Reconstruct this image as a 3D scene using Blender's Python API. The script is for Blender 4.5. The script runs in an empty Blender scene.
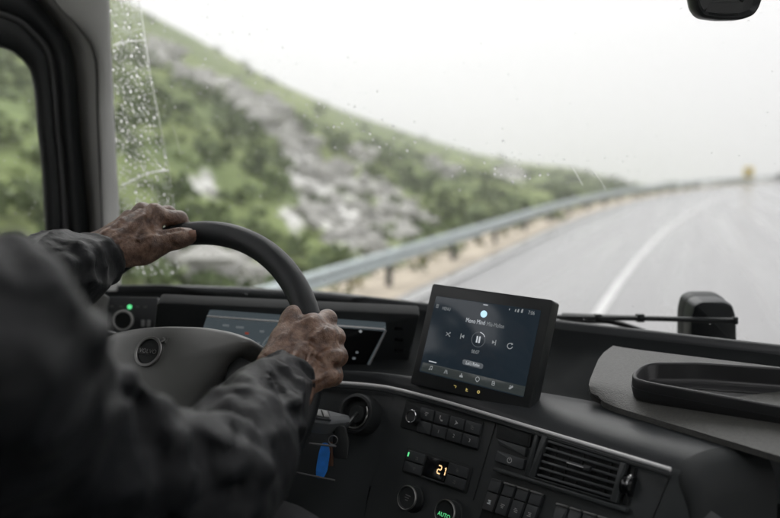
import bpy, math, random
import numpy as np
from mathutils import Vector, Matrix
random.seed(7)
RNG = np.random.default_rng(7)
scn = bpy.context.scene
COL = scn.collection

# ------------------------------------------------------------------ camera
YAW, PITCH, FPX = math.radians(22.0), math.radians(7.37), 758.0
CAM = np.array([0.0, 0.0, 2.5])
cf = np.array([-math.sin(YAW) * math.cos(PITCH), math.cos(YAW) * math.cos(PITCH), -math.sin(PITCH)])
cr = np.array([math.cos(YAW), math.sin(YAW), 0.0])
cu = np.cross(cr, cf)
cam_d = bpy.data.cameras.new('camera')
cam = bpy.data.objects.new('camera', cam_d)
COL.objects.link(cam)
cam.matrix_world = Matrix(((cr[0], cu[0], -cf[0], CAM[0]), (cr[1], cu[1], -cf[1], CAM[1]),
                           (cr[2], cu[2], -cf[2], CAM[2]), (0, 0, 0, 1)))
cam_d.sensor_width = 36.0
cam_d.lens = 36.0 * FPX / 780.0
cam_d.clip_start = 0.02
cam_d.clip_end = 8000
cam_d.dof.use_dof = True
cam_d.dof.focus_distance = 0.96
cam_d.dof.aperture_fstop = 2.7
cam_d.dof.aperture_blades = 0
scn.camera = cam

# ------------------------------------------------------------------ world and sun (bright overcast, drizzle)
SUN_EL, SUN_AZ = math.radians(58), math.radians(-35)     # azimuth from +Y towards +X
world = bpy.data.worlds.new('World')
scn.world = world
world.use_nodes = True
wn, wl = world.node_tree.nodes, world.node_tree.links
wn.clear()
sky = wn.new('ShaderNodeTexSky')
sky.sky_type = 'NISHITA'
sky.sun_disc = False
sky.sun_elevation = SUN_EL
sky.sun_rotation = SUN_AZ
sky.dust_density = 6.0
sky.air_density = 1.5
hs = wn.new('ShaderNodeHueSaturation')
hs.inputs['Saturation'].default_value = 0.12
mixw = wn.new('ShaderNodeMix')
mixw.data_type = 'RGBA'
mixw.inputs['Factor'].default_value = 0.90               # cloud deck over the clear sky
mixw.inputs['B'].default_value = (8.1, 7.9, 8.05, 1)
bg = wn.new('ShaderNodeBackground')
bg.inputs['Strength'].default_value = 0.10
wo = wn.new('ShaderNodeOutputWorld')
wl.new(sky.outputs[0], hs.inputs['Color'])
wl.new(hs.outputs[0], mixw.inputs['A'])
wl.new(mixw.outputs['Result'], bg.inputs['Color'])
wl.new(bg.outputs[0], wo.inputs['Surface'])

sun_d = bpy.data.lights.new('sun', 'SUN')
sun_d.energy = 1.5
sun_d.angle = math.radians(60)
sun_d.color = (1.0, 0.985, 0.965)
sun = bpy.data.objects.new('sun', sun_d)
COL.objects.link(sun)
sd = Vector((math.sin(SUN_AZ) * math.cos(SUN_EL), math.cos(SUN_AZ) * math.cos(SUN_EL), math.sin(SUN_EL)))
sun.rotation_euler = sd.to_track_quat('Z', 'Y').to_euler()
sun.location = (0, 0, 60)

scn.render.engine = 'CYCLES'
scn.view_settings.view_transform = 'Standard'
scn.view_settings.look = 'None'
scn.view_settings.exposure = 0.92
scn.view_settings.gamma = 1.0
scn.cycles.use_denoising = True
scn.cycles.max_bounces = 10
scn.cycles.transparent_max_bounces = 24
scn.cycles.transmission_bounces = 8
scn.cycles.volume_bounces = 2
scn.cycles.caustics_reflective = False
scn.cycles.caustics_refractive = False
scn.cycles.sample_clamp_indirect = 6.0

# ------------------------------------------------------------------ pixel helpers (photo pixels, 780 x 518)
def ray(px, py):
    return cf + cr * ((px - 390.0) / FPX) - cu * ((py - 259.0) / FPX)
def P(px, py, d):
    return CAM + ray(px, py) * d
def on_z(px, py, z):
    r = ray(px, py)
    return CAM + r * ((z - CAM[2]) / r[2])
def on_x(px, py, x):
    r = ray(px, py)
    return CAM + r * ((x - CAM[0]) / r[0])
def on_pl(px, py, o, n):
    r = ray(px, py)
    return CAM + r * (np.dot(o - CAM, n) / np.dot(r, n))
def proj(p):
    q = np.asarray(p, float) - CAM
    d = q @ cf
    return 390 + FPX * (q @ cr) / d, 259 - FPX * (q @ cu) / d, d
def nrm(v):
    v = np.asarray(v, float)
    return v / np.linalg.norm(v)

class Plane:
    """a flat face of the real place: origin, right axis, up axis, outward normal"""
    def __init__(s, o, u, v):
        s.o = np.asarray(o, float)
        s.u = nrm(u)
        v = np.asarray(v, float)
        s.v = nrm(v - s.u * np.dot(v, s.u))
        s.n = np.cross(s.u, s.v)
    def uv(s, px, py, off=0.0):
        p = on_pl(px, py, s.o + s.n * off, s.n) - s.o
        return np.array([p @ s.u, p @ s.v])
    def pt(s, u, v, n=0.0):
        return s.o + s.u * u + s.v * v + s.n * n
def plane_from_quad(tl, tr, br, bl, depth):
    R = [ray(*q) for q in (tl, tr, br, bl)]
    A = np.array([R[0], -R[1], R[2], -R[3]]).T
    w = np.linalg.svd(A)[2][-1]
    w = w / w.mean() * depth
    p = [CAM + R[i] * w[i] for i in range(4)]
    return Plane((p[0] + p[1] + p[2] + p[3]) / 4, (p[1] + p[2]) - (p[0] + p[3]), (p[0] + p[1]) - (p[2] + p[3])), p

# ------------------------------------------------------------------ object helpers
WL = {}
def tag(o, label=None, cat=None, group=None, kind=None):
    if label: o['label'] = label
    if cat: o['category'] = cat
    if group: o['group'] = group
    if kind: o['kind'] = kind
    return o
def thing(name, loc, label, cat, group=None):
    o = bpy.data.objects.new(name, None)
    o.empty_display_size = 0.05
    COL.objects.link(o)
    o.location = loc
    WL[o.name] = np.asarray(loc, float)
    return tag(o, label, cat, group)
def mk(name, verts, faces, m, parent=None, smooth=True, sharp=38, origin=None):
    v = np.asarray(verts, float)
    org = v.mean(0) if origin is None else np.asarray(origin, float)
    me = bpy.data.meshes.new(name)
    me.from_pydata((v - org).tolist(), [], [list(map(int, f)) for f in faces])
    me.update()
    if m: me.materials.append(m)
    if smooth:
        me.polygons.foreach_set('use_smooth', [True] * len(me.polygons))
        if sharp:
            me.set_sharp_from_angle(angle=math.radians(sharp))
    o = bpy.data.objects.new(name, me)
    COL.objects.link(o)
    WL[o.name] = org
    if parent is not None:
        o.parent = parent
        o.location = org - WL[parent.name]
    else:
        o.location = org
    return o
class MB:
    def __init__(s):
        s.v, s.f = [], []
    def add(s, v, f):
        k = len(s.v)
        s.v += [tuple(x) for x in v]
        s.f += [tuple(i + k for i in q) for q in f]
        return s
    def build(s, name, m, parent=None, **k):
        return mk(name, s.v, s.f, m, parent, **k)

def grid_faces(nr, nc, closed_c=False, flip=False):
    F = []
    for i in range(nr - 1):
        for j in range(nc if closed_c else nc - 1):
            a, b = i * nc + j, i * nc + (j + 1) % nc
            q = (a, b, b + nc, a + nc)
            F.append(q[::-1] if flip else q)
    return F
def round_poly(poly, r, seg=4):
    """rounded outline of a convex-ish polygon in uv"""
    out = []
    n = len(poly)
    P_ = [np.asarray(p, float) for p in poly]
    for i in range(n):
        a, b, c = P_[i - 1], P_[i], P_[(i + 1) % n]
        d1, d2 = nrm(a - b), nrm(c - b)
        rr = min(r, 0.48 * np.linalg.norm(a - b), 0.48 * np.linalg.norm(c - b))
        p1, p2 = b + d1 * rr, b + d2 * rr
        for k in range(seg + 1):
            t = k / seg
            out.append((1 - t) ** 2 * p1 + 2 * t * (1 - t) * b + t * t * p2)
    return np.array(out)
def inset(poly, d):
    n = len(poly)
    cen = poly.mean(0)
    out = np.zeros_like(poly)
    area = 0.5 * np.sum(poly[:, 0] * np.roll(poly[:, 1], -1) - poly[:, 1] * np.roll(poly[:, 0], -1))
    s = 1 if area > 0 else -1
    for i in range(n):
        t = nrm(poly[(i + 1) % n] - poly[i - 1] + 1e-12)
        out[i] = poly[i] + np.array([-t[1], t[0]]) * d * s
    return out
def prism_vf(pl, poly, n0, n1, bev=0.001, rc=0.003, seg=4, cap0=True):
    p = round_poly(poly, rc, seg)
    area = 0.5 * np.sum(p[:, 0] * np.roll(p[:, 1], -1) - p[:, 1] * np.roll(p[:, 0], -1))
    if area < 0:
        p = p[::-1]
    s = 1 if n1 > n0 else -1
    loops = [(p, n0), (p, n1 - s * bev), (inset(p, bev * 0.3), n1 - s * bev * 0.3), (inset(p, bev), n1)]
    V = []
    for q, nn in loops:
        V += [pl.pt(a, b, nn) for a, b in q]
    m = len(p)
    F = grid_faces(4, m, True)
    F.append(tuple(range(3 * m, 4 * m)))
    if cap0:
        F.append(tuple(range(m))[::-1])
    if s < 0:
        F = [q[::-1] for q in F]
    return V, F
def rprism(name, pl, poly, n0, n1, m, parent, bev=0.001, rc=0.003, seg=4):
    return mk(name, *prism_vf(pl, poly, n0, n1, bev, rc, seg), m, parent)
def rect(c, w, h):
    return [(c[0] - w / 2, c[1] - h / 2), (c[0] + w / 2, c[1] - h / 2), (c[0] + w / 2, c[1] + h / 2), (c[0] - w / 2, c[1] + h / 2)]
def rbox(name, pl, c, w, h, n0, n1, m, parent, bev=0.001, rc=0.002):
    return rprism(name, pl, rect(c, w, h), n0, n1, m, parent, bev, rc)
def disc_poly(c, rx, ry=None, n=28):
    ry = ry or rx
    return [(c[0] + rx * math.cos(t), c[1] + ry * math.sin(t)) for t in np.linspace(0, 2 * math.pi, n, endpoint=False)]
def lathe_vf(pl, c, prof, n=32, cap=True):
    """prof: list of (radius, height) from outer bottom to centre"""
    V = []
    for r, h in prof:
        for t in np.linspace(0, 2 * math.pi, n, endpoint=False):
            V.append(pl.pt(c[0] + r * math.cos(t), c[1] + r * math.sin(t), h))
    F = grid_faces(len(prof), n, True)
    if cap:
        F.append(tuple(range((len(prof) - 1) * n, len(prof) * n)))
        F.append(tuple(range(n))[::-1])
    return V, F
def tube_vf(path, r, n=10, caps=True, ry=None, up=None):
    path = np.asarray(path, float)
    m = len(path)
    rr = np.full(m, r) if np.isscalar(r) else np.asarray(r, float)
    T = np.gradient(path, axis=0)
    T /= np.linalg.norm(T, axis=1)[:, None]
    ref = np.array([0, 0, 1.0]) if up is None else np.asarray(up, float)
    V = []
    for i in range(m):
        a = np.cross(T[i], ref)
        if np.linalg.norm(a) < 1e-3:
            a = np.cross(T[i], [1, 0, 0])
        a = nrm(a)
        b = np.cross(a, T[i])
        k = 1.0 if ry is None else ry / r if np.isscalar(r) else ry
        for t in np.linspace(0, 2 * math.pi, n, endpoint=False):
            V.append(path[i] + rr[i] * (math.cos(t) * a + k * math.sin(t) * b))
    F = grid_faces(m, n, True)
    if caps:
        F.append(tuple(range(n))[::-1])
        F.append(tuple(range((m - 1) * n, m * n)))
    return V, F
def tube(name, path, r, m, parent, n=10, **k):
    return mk(name, *tube_vf(path, r, n, **k), m, parent)
def smooth_path(pts, n):
    """Catmull-Rom through pts"""
    p = np.asarray(pts, float)
    p = np.vstack([2 * p[0] - p[1], p, 2 * p[-1] - p[-2]])
    out = []
    segs = len(p) - 3
    for k in range(n):
        x = k / (n - 1) * segs
        i = min(int(x), segs - 1)
        t = x - i
        a, b, c, d = p[i], p[i + 1], p[i + 2], p[i + 3]
        out.append(0.5 * (2 * b + (c - a) * t + (2 * a - 5 * b + 4 * c - d) * t * t + (3 * b - a - 3 * c + d) * t ** 3))
    return np.array(out)
def interp(x, tab):
    t = np.asarray(tab, float)
    return float(np.interp(x, t[:, 0], t[:, 1]))
def text_vf(s, size, ext=0.0001, align='CENTER'):
    c = bpy.data.curves.new('t', 'FONT')
    c.body = s
    c.size = size
    c.align_x = align
    c.align_y = 'CENTER'
    c.resolution_u = 3
    o = bpy.data.objects.new('t', c)
    me = bpy.data.meshes.new_from_object(o)
    v = np.array([x.co[:] for x in me.vertices])
    f = [tuple(q.vertices) for q in me.polygons]
    bpy.data.objects.remove(o)
    bpy.data.curves.remove(c)
    bpy.data.meshes.remove(me)
    return v, f
def text(name, pl, s, c, size, n, m, parent, align='CENTER', sx=1.0):
    v, f = text_vf(s, size, align=align)
    v[:, 0] *= sx
    V = [pl.pt(c[0] + a[0], c[1] + a[1], n) for a in v]
    return mk(name, V, f, m, parent, smooth=False)
def bars(c, s, k):
    """small pictogram strokes"""
    out = []
    for i in range(3):
        y = (i - 1) * s * .62
        w = s * (.9, .5, .75)[(i + k) % 3]; x = s * (-.1, .15, 0)[(i + 2 * k) % 3]
        out.append([c + np.array(q) for q in ((x - w, y - s * .13), (x + w, y - s * .13), (x + w, y + s * .13), (x - w, y + s * .13))])
    return out
def flat_icon(name, pl, polys, n, m, parent):
    """flat marks: each polygon is a list of uv"""
    b = MB()
    for q in polys:
        b.add([pl.pt(a[0], a[1], n) for a in q], [tuple(range(len(q)))])
    return b.build(name, m, parent, smooth=False)

# ------------------------------------------------------------------ materials
def mat(name, col, rough=0.5, spec=0.5, metal=0.0, bump=None, var=None, emit=None, coat=0.0, sheen=0.0, bump2=None, rvar=0.0):
    m = bpy.data.materials.new(name)
    m.use_nodes = True
    nt = m.node_tree
    b = nt.nodes['Principled BSDF']
    b.inputs['Base Color'].default_value = (*col, 1)
    b.inputs['Roughness'].default_value = rough
    b.inputs['Specular IOR Level'].default_value = spec
    b.inputs['Metallic'].default_value = metal
    b.inputs['Coat Weight'].default_value = coat
    b.inputs['Coat Roughness'].default_value = 0.08
    if sheen:
        b.inputs['Sheen Weight'].default_value = sheen
        b.inputs['Sheen Roughness'].default_value = 0.4
    if emit:
        b.inputs['Emission Color'].default_value = (*emit[0], 1)
        b.inputs['Emission Strength'].default_value = emit[1]
    geo = nt.nodes.new('ShaderNodeNewGeometry')
    if var:
        nz = nt.nodes.new('ShaderNodeTexNoise')
        nz.inputs['Scale'].default_value = var[0]
        nz.inputs['Detail'].default_value = 6
        nt.links.new(geo.outputs['Position'], nz.inputs['Vector'])
        mx = nt.nodes.new('ShaderNodeMix')
        mx.data_type = 'RGBA'
        mx.inputs['A'].default_value = (*[c * (1 - var[1]) for c in col], 1)
        mx.inputs['B'].default_value = (*[min(1, c * (1 + var[1])) for c in col], 1)
        cr_ = nt.nodes.new('ShaderNodeMapRange')
        cr_.inputs['From Min'].default_value = 0.3
        cr_.inputs['From Max'].default_value = 0.7
        nt.links.new(nz.outputs['Fac'], cr_.inputs['Value'])
        nt.links.new(cr_.outputs[0], mx.inputs['Factor'])
        nt.links.new(mx.outputs['Result'], b.inputs['Base Color'])
        if rvar:
            mr = nt.nodes.new('ShaderNodeMapRange')
            mr.inputs['From Min'].default_value = 0.35
            mr.inputs['From Max'].default_value = 0.65
            mr.inputs['To Min'].default_value = rough - rvar
            mr.inputs['To Max'].default_value = rough + rvar
            nt.links.new(nz.outputs['Fac'], mr.inputs['Value'])
            nt.links.new(mr.outputs[0], b.inputs['Roughness'])
    last = None
    for bp in (bump, bump2):
        if not bp:
            continue
        kind = bp[3] if len(bp) > 3 else 'noise'
        if kind == 'noise':
            nz = nt.nodes.new('ShaderNodeTexNoise')
            nz.inputs['Detail'].default_value = 4
        else:
            nz = nt.nodes.new('ShaderNodeTexVoronoi')
        nz.inputs['Scale'].default_value = bp[0]
        nt.links.new(geo.outputs['Position'], nz.inputs['Vector'])
        bn = nt.nodes.new('ShaderNodeBump')
        bn.inputs['Strength'].default_value = bp[1]
        bn.inputs['Distance'].default_value = bp[2]
        nt.links.new(nz.outputs[0], bn.inputs['Height'])
        if last:
            nt.links.new(last.outputs[0], bn.inputs['Normal'])
        last = bn
    if last:
        nt.links.new(last.outputs[0], b.inputs['Normal'])
    return m
def glass_mat(name, tint=(0.97, 0.98, 0.975), ior=1.3):
    m = bpy.data.materials.new(name)
    m.use_nodes = True
    nt = m.node_tree
    nt.nodes.clear()
    out = nt.nodes.new('ShaderNodeOutputMaterial')
    mx = nt.nodes.new('ShaderNodeMixShader')
    tr = nt.nodes.new('ShaderNodeBsdfTransparent')
    tr.inputs['Color'].default_value = (*tint, 1)
    gl = nt.nodes.new('ShaderNodeBsdfGlossy')
    gl.inputs['Roughness'].default_value = 0.02
    fr = nt.nodes.new('ShaderNodeFresnel')
    fr.inputs['IOR'].default_value = ior
    nt.links.new(fr.outputs[0], mx.inputs[0])
    nt.links.new(tr.outputs[0], mx.inputs[1])
    nt.links.new(gl.outputs[0], mx.inputs[2])
    nt.links.new(mx.outputs[0], out.inputs['Surface'])
    return m
def water_mat(name):
    m = bpy.data.materials.new(name)
    m.use_nodes = True
    b = m.node_tree.nodes['Principled BSDF']
    b.inputs['Base Color'].default_value = (1, 1, 1, 1)
    b.inputs['Roughness'].default_value = 0.0
    b.inputs['IOR'].default_value = 1.33
    b.inputs['Transmission Weight'].default_value = 1.0
    return m
def attr_mat(name, attr, rough=0.9, spec=0.2, vscale=3.0, vamt=0.35, bump=None):
    """colour comes from a per-vertex colour attribute (the thing's own colour), broken up by noise"""
    m = bpy.data.materials.new(name)
    m.use_nodes = True
    nt = m.node_tree
    b = nt.nodes['Principled BSDF']
    b.inputs['Roughness'].default_value = rough
    b.inputs['Specular IOR Level'].default_value = spec
    at = nt.nodes.new('ShaderNodeAttribute')
    at.attribute_name = attr
    geo = nt.nodes.new('ShaderNodeNewGeometry')
    nz = nt.nodes.new('ShaderNodeTexNoise')
    nz.inputs['Scale'].default_value = vscale
    nz.inputs['Detail'].default_value = 8
    nt.links.new(geo.outputs['Position'], nz.inputs['Vector'])
    mr = nt.nodes.new('ShaderNodeMapRange')
    mr.inputs['From Min'].default_value = 0.3
    mr.inputs['From Max'].default_value = 0.7
    mr.inputs['To Min'].default_value = 1 - vamt
    mr.inputs['To Max'].default_value = 1 + vamt
    nt.links.new(nz.outputs['Fac'], mr.inputs['Value'])
    mx = nt.nodes.new('ShaderNodeVectorMath')
    mx.operation = 'SCALE'
    nt.links.new(at.outputs['Color'], mx.inputs[0])
    nt.links.new(mr.outputs[0], mx.inputs['Scale'])
    nt.links.new(mx.outputs[0], b.inputs['Base Color'])
    if bump:
        bn = nt.nodes.new('ShaderNodeBump')
        bn.inputs['Strength'].default_value = bump[0]
        bn.inputs['Distance'].default_value = bump[1]
        nt.links.new(nz.outputs['Fac'], bn.inputs['Height'])
        nt.links.new(bn.outputs[0], b.inputs['Normal'])
    return m
def set_attr(o, name, cols):
    a = o.data.color_attributes.new(name, 'FLOAT_COLOR', 'POINT')
    c = np.ones((len(o.data.vertices), 4), np.float32)
    c[:, :3] = cols
    a.data.foreach_set('color', c.ravel())

M = {}
M['dash'] = mat('dash_soft_plastic', (0.028, 0.032, 0.035), 0.40, 0.38, bump=(900, 0.25, 0.0006), var=(9, 0.15), rvar=0.06)
M['dash_face'] = mat('dash_face_plastic', (0.044, 0.050, 0.052), 0.46, 0.45, bump=(1100, 0.2, 0.0005), var=(12, 0.15), rvar=0.05)
M['dash_dark'] = mat('dash_dark_plastic', (0.028, 0.032, 0.033), 0.6, 0.35, bump=(900, 0.25, 0.0006))
M['shelf'] = mat('shaded_shelf_plastic', (0.022, 0.025, 0.026), 0.9, 0.12, bump=(900, 0.3, 0.0008))  # darker, duller copy of the dash plastic; recess shade put into the colour
M['pad'] = mat('grained_rubber_pad', (0.070, 0.071, 0.064), 0.38, 0.9, bump=(700, 0.8, 0.0015), var=(260, 0.25))
M['tray'] = mat('tray_rubber', (0.020, 0.021, 0.022), 0.38, 0.5, bump=(900, 0.15, 0.0005), var=(15, 0.2), rvar=0.08)
M['black_gloss'] = mat('black_gloss', (0.010, 0.011, 0.012), 0.15, 0.5)
M['black'] = mat('black_plastic', (0.024, 0.027, 0.028), 0.42, 0.45, bump=(1200, 0.15, 0.0004))
M['button'] = mat('button_plastic', (0.058, 0.064, 0.068), 0.42, 0.45, bump=(1500, 0.1, 0.0003), var=(60, 0.15))
M['button_grey'] = mat('button_grey_plastic', (0.075, 0.078, 0.08), 0.45, 0.4)
M['chrome'] = mat('satin_chrome', (0.62, 0.63, 0.64), 0.24, 0.5, metal=1.0, var=(80, 0.08), rvar=0.05)
M['silver'] = mat('chrome_glint_paint', (0.90, 0.90, 0.90), 0.28, 0.8, var=(60, 0.05))  # pale non-metal; the chrome trim's bright reflection is put into its colour
M['dim_metal'] = mat('dim_metal', (0.42, 0.42, 0.41), 0.4, 0.5, metal=1.0)
M['rim'] = mat('wheel_leather', (0.018, 0.021, 0.023), 0.42, 0.35, bump=(1300, 0.35, 0.0006, 'voronoi'), var=(25, 0.2), rvar=0.07)
M['hub'] = mat('wheel_hub_plastic', (0.20, 0.205, 0.197), 0.36, 0.7, bump=(1300, 0.3, 0.0005), var=(18, 0.1), rvar=0.05)
M['pillar'] = mat('cream_pillar_plastic', (0.88, 0.885, 0.855), 0.55, 0.3, bump=(700, 0.3, 0.0006), var=(6, 0.08))
M['pillar_dark'] = mat('grey_trim_plastic', (0.42, 0.42, 0.40), 0.65, 0.3, bump=(700, 0.3, 0.0006), var=(6, 0.08))
M['rear_cloth'] = mat('grey_rear_cloth', (0.30, 0.31, 0.31), 0.9, 0.2, bump=(300, .3, .002))
M['seal'] = mat('rubber_seal', (0.020, 0.023, 0.025), 0.5, 0.45, bump=(300, 0.2, 0.001))
M['seal_grey'] = mat('grey_door_channel', (0.07, 0.072, 0.075), 0.4, 0.5)
M['glass'] = glass_mat('windscreen_glass', (0.865, 0.872, 0.868))
M['side_glass'] = glass_mat('side_glass', (0.98, 0.985, 0.98))
M['water'] = water_mat('rain_water')
M['lit_white'] = mat('lit_white', (0.02, 0.02, 0.02), 0.5, emit=((0.85, 0.9, 0.95), 0.32))
M['lit_dim'] = mat('lit_dim', (0.02, 0.02, 0.02), 0.5, emit=((0.75, 0.8, 0.82), 0.16))
M['lit_amber'] = mat('lit_amber', (0.02, 0.02, 0.02), 0.5, emit=((0.75, 0.6, 0.2), 0.30))
M['lit_orange'] = mat('lit_orange', (0.02, 0.02, 0.02), 0.5, emit=((1.0, 0.62, 0.30), 0.75))
M['lit_green'] = mat('lit_green', (0.02, 0.02, 0.02), 0.5, emit=((0.12, 0.75, 0.28), 0.6))
M['lit_blue'] = mat('lit_blue', (0.02, 0.02, 0.02), 0.5, emit=((0.45, 0.68, 0.85), 0.7))
M['lit_red'] = mat('lit_red', (0.02, 0.02, 0.02), 0.5, emit=((0.6, 0.12, 0.08), 0.15))
M['print'] = mat('grey_print', (0.58, 0.59, 0.59), 0.6)
M['print_dim'] = mat('dim_print', (0.22, 0.22, 0.22), 0.6)
M['screen'] = mat('screen_glass', (0.008, 0.010, 0.013), 0.16, 0.5, emit=((0.10, 0.16, 0.22), 0.055))
M['screen_bar'] = mat('screen_bar', (0.010, 0.012, 0.013), 0.16, 0.5, emit=((0.20, 0.24, 0.24), 0.075))
M['screen_pill'] = mat('screen_pill', (0.010, 0.012, 0.013), 0.16, 0.5, emit=((0.30, 0.33, 0.36), 0.16))
M['cluster'] = mat('cluster_glass', (0.010, 0.012, 0.014), 0.12, 0.6, emit=((0.20, 0.25, 0.28), 0.13))  # display glow, with the glass's grey-blue reflection put into the emission
M['blue_fob'] = mat('blue_fob_plastic', (0.03, 0.24, 0.80), 0.4, 0.5, var=(80, 0.2))
M['steel'] = mat('galvanised_steel', (0.46, 0.52, 0.53), 0.45, 0.5, metal=0.55, var=(2.5, 0.2), rvar=0.1)
M['post'] = mat('post_steel', (0.05, 0.053, 0.053), 0.55, 0.4, metal=0.4, var=(6, 0.3))
HAZE = 0.0034
# =================================================================== OUTSIDE
# ---- noise used for terrain and cloth (value noise)
def vnoise(x, y, z=None, seed=0):
    x = np.asarray(x, float); y = np.asarray(y, float)
    z = np.zeros_like(x) if z is None else np.asarray(z, float)
    xi, yi, zi = np.floor(x).astype(np.int64), np.floor(y).astype(np.int64), np.floor(z).astype(np.int64)
    fx, fy, fz = x - xi, y - yi, z - zi
    fx, fy, fz = [t * t * (3 - 2 * t) for t in (fx, fy, fz)]
    def h(a, b, c):
        n = (a * 374761393 + b * 668265263 + c * 2147483647 + seed * 974711) & 0xFFFFFFFF
        n = ((n ^ (n >> 13)) * 1274126177) & 0xFFFFFFFF
        return ((n ^ (n >> 16)) & 0xFFFF) / 65535.0
    r = 0
    for dx in (0, 1):
        for dy in (0, 1):
            for dz in (0, 1):
                w = (fx if dx else 1 - fx) * (fy if dy else 1 - fy) * (fz if dz else 1 - fz)
                r = r + w * h(xi + dx, yi + dy, zi + dz)
    return r
def fbm(x, y, z=None, seed=0, oct_=4):
    r, a, s = 0, 0.5, 1.0
    for k in range(oct_):
        r = r + a * vnoise(x * s, y * s, None if z is None else z * s, seed + k)
        a *= 0.5; s *= 2.03
    return r

# ---- the road bends to the right from y = 26 m; offsets are metres to the right of the guardrail line
RX, RS, RR = -5.6, 26.0, 215.0
def road(s, off):
    if s < RS:
        return np.array([RX + off, s])
    a = (s - RS) / RR
    return np.array([RX + RR - (RR - off) * math.cos(a), RS + (RR - off) * math.sin(a)])
def centre_off(s):
    t = min(1, max(0, (s - 14) / 30.0))
    return 4.2 + 0.8 * t * t * (3 - 2 * t)
S_ALL = np.concatenate([np.arange(-40, 20, 4.0), np.arange(20, 330, 3.0)])
def ribbon(name, o0, o1, z, m, parent=None, s=S_ALL, cols=6, jag=0.0, crown=0.0):
    V = []
    for si in s:
        a = o0(si) if callable(o0) else o0
        b = o1(si) if callable(o1) else o1
        for j in range(cols):
            t = j / (cols - 1)
            off = a + (b - a) * t + (jag * (vnoise(si * .9, j * 7.1) - .5) if 0 < j < cols - 1 or jag else 0)
            p = road(si, off)
            V.append((p[0], p[1], z + crown * math.sin(t * math.pi)))
    return mk(name, V, grid_faces(len(s), cols, flip=True), m, parent, sharp=None)

def asphalt_mat():
    m = mat('wet_asphalt', (0.105, 0.104, 0.107), 0.30, 0.6, bump=(55, 0.35, 0.006), var=(1.0, 0.42), rvar=0.16, bump2=(2.2, 0.15, 0.03))
    nt = m.node_tree                       # wear runs along the driving direction
    nz = [n for n in nt.nodes if n.type == 'TEX_NOISE'][0]
    mp = nt.nodes.new('ShaderNodeMapping')
    mp.inputs['Scale'].default_value = (1.1, 0.05, 1.0)
    geo = [n for n in nt.nodes if n.type == 'NEW_GEOMETRY'][0]
    nt.links.new(geo.outputs['Position'], mp.inputs['Vector'])
    nt.links.new(mp.outputs[0], nz.inputs['Vector'])
    b = m.node_tree.nodes['Principled BSDF']
    b.inputs['Coat Weight'].default_value = 0.75
    b.inputs['Coat Roughness'].default_value = 0.22
    return m
M['asphalt'] = asphalt_mat()
M['paint'] = mat('road_paint', (0.56, 0.56, 0.555), 0.45, 0.5, var=(3, 0.22), bump=(60, 0.2, 0.003), coat=0.4)
M['verge'] = mat('sandy_verge', (0.50, 0.44, 0.355), 0.95, 0.2, bump=(12, 0.8, 0.03), var=(1.3, 0.28))
M['ground'] = mat('grassy_ground', (0.085, 0.11, 0.045), 0.95, 0.2, bump=(1.5, 0.8, 0.1), var=(0.25, 0.35))

road_o = tag(ribbon('road', 0.55, 13.2, 0.0, M['asphalt'], cols=12, crown=0.03), kind='structure')
def mark(name, o, w, dash=None):
    if dash is None:
        f = (lambda s: (o(s) if callable(o) else o) - w / 2), (lambda s: (o(s) if callable(o) else o) + w / 2)
        return ribbon(name, f[0], f[1], 0.036, M['paint'], road_o, cols=2)
mark('edge_line', 0.95, 0.17)
mark('centre_line', centre_off, 0.16)
mark('edge_line', 12.6, 0.17)
tag(ribbon('verge', -1.2, 0.62, -0.035, M['verge'], cols=7, jag=0.12), kind='structure')
tag(ribbon('verge', 13.15, 15.5, -0.03, M['verge'], cols=5, jag=0.12), kind='structure')

# ---- ground sheet: falls away beyond the road (a mountain road), reaches the horizon
V = []
nr_, na_ = 40, 96
for i in range(nr_):
    rho = 2.0 * (700 / 2.0) ** (i / (nr_ - 1))
    for j in range(na_):
        a = 2 * math.pi * j / na_
        x, y = rho * math.sin(a), rho * math.cos(a)
        fall = max(0.0, rho - 14) * 0.11
        V.append((x, y, -0.35 - fall))
tag(mk('ground', V, grid_faces(nr_, na_, True, True), M['ground'], sharp=None), kind='structure')

# ---- embankment carrying the road over the falling ground
emb = []
sE = S_ALL[::2]
prof = [(-5.5, -3.5), (-2.2, -0.75), (-1.1, -0.06), (-1.0, -0.22), (15.4, -0.22), (15.45, -0.05), (17, -0.8), (21, -3.5), (40, -14), (90, -40)]
for si in sE:
    for o, z in prof:
        p = road(si, min(o, 190))
        emb.append((p[0], p[1], z))
tag(mk('embankment', emb, grid_faces(len(sE), len(prof), flip=True), M['ground'], sharp=None), kind='structure')

# ---- hillside behind the rail: a ridge that sinks to the right, with scree and limestone patches
def yaw_of(px):
    return math.degrees(math.atan((px - 390) / FPX)) - 22.0
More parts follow.
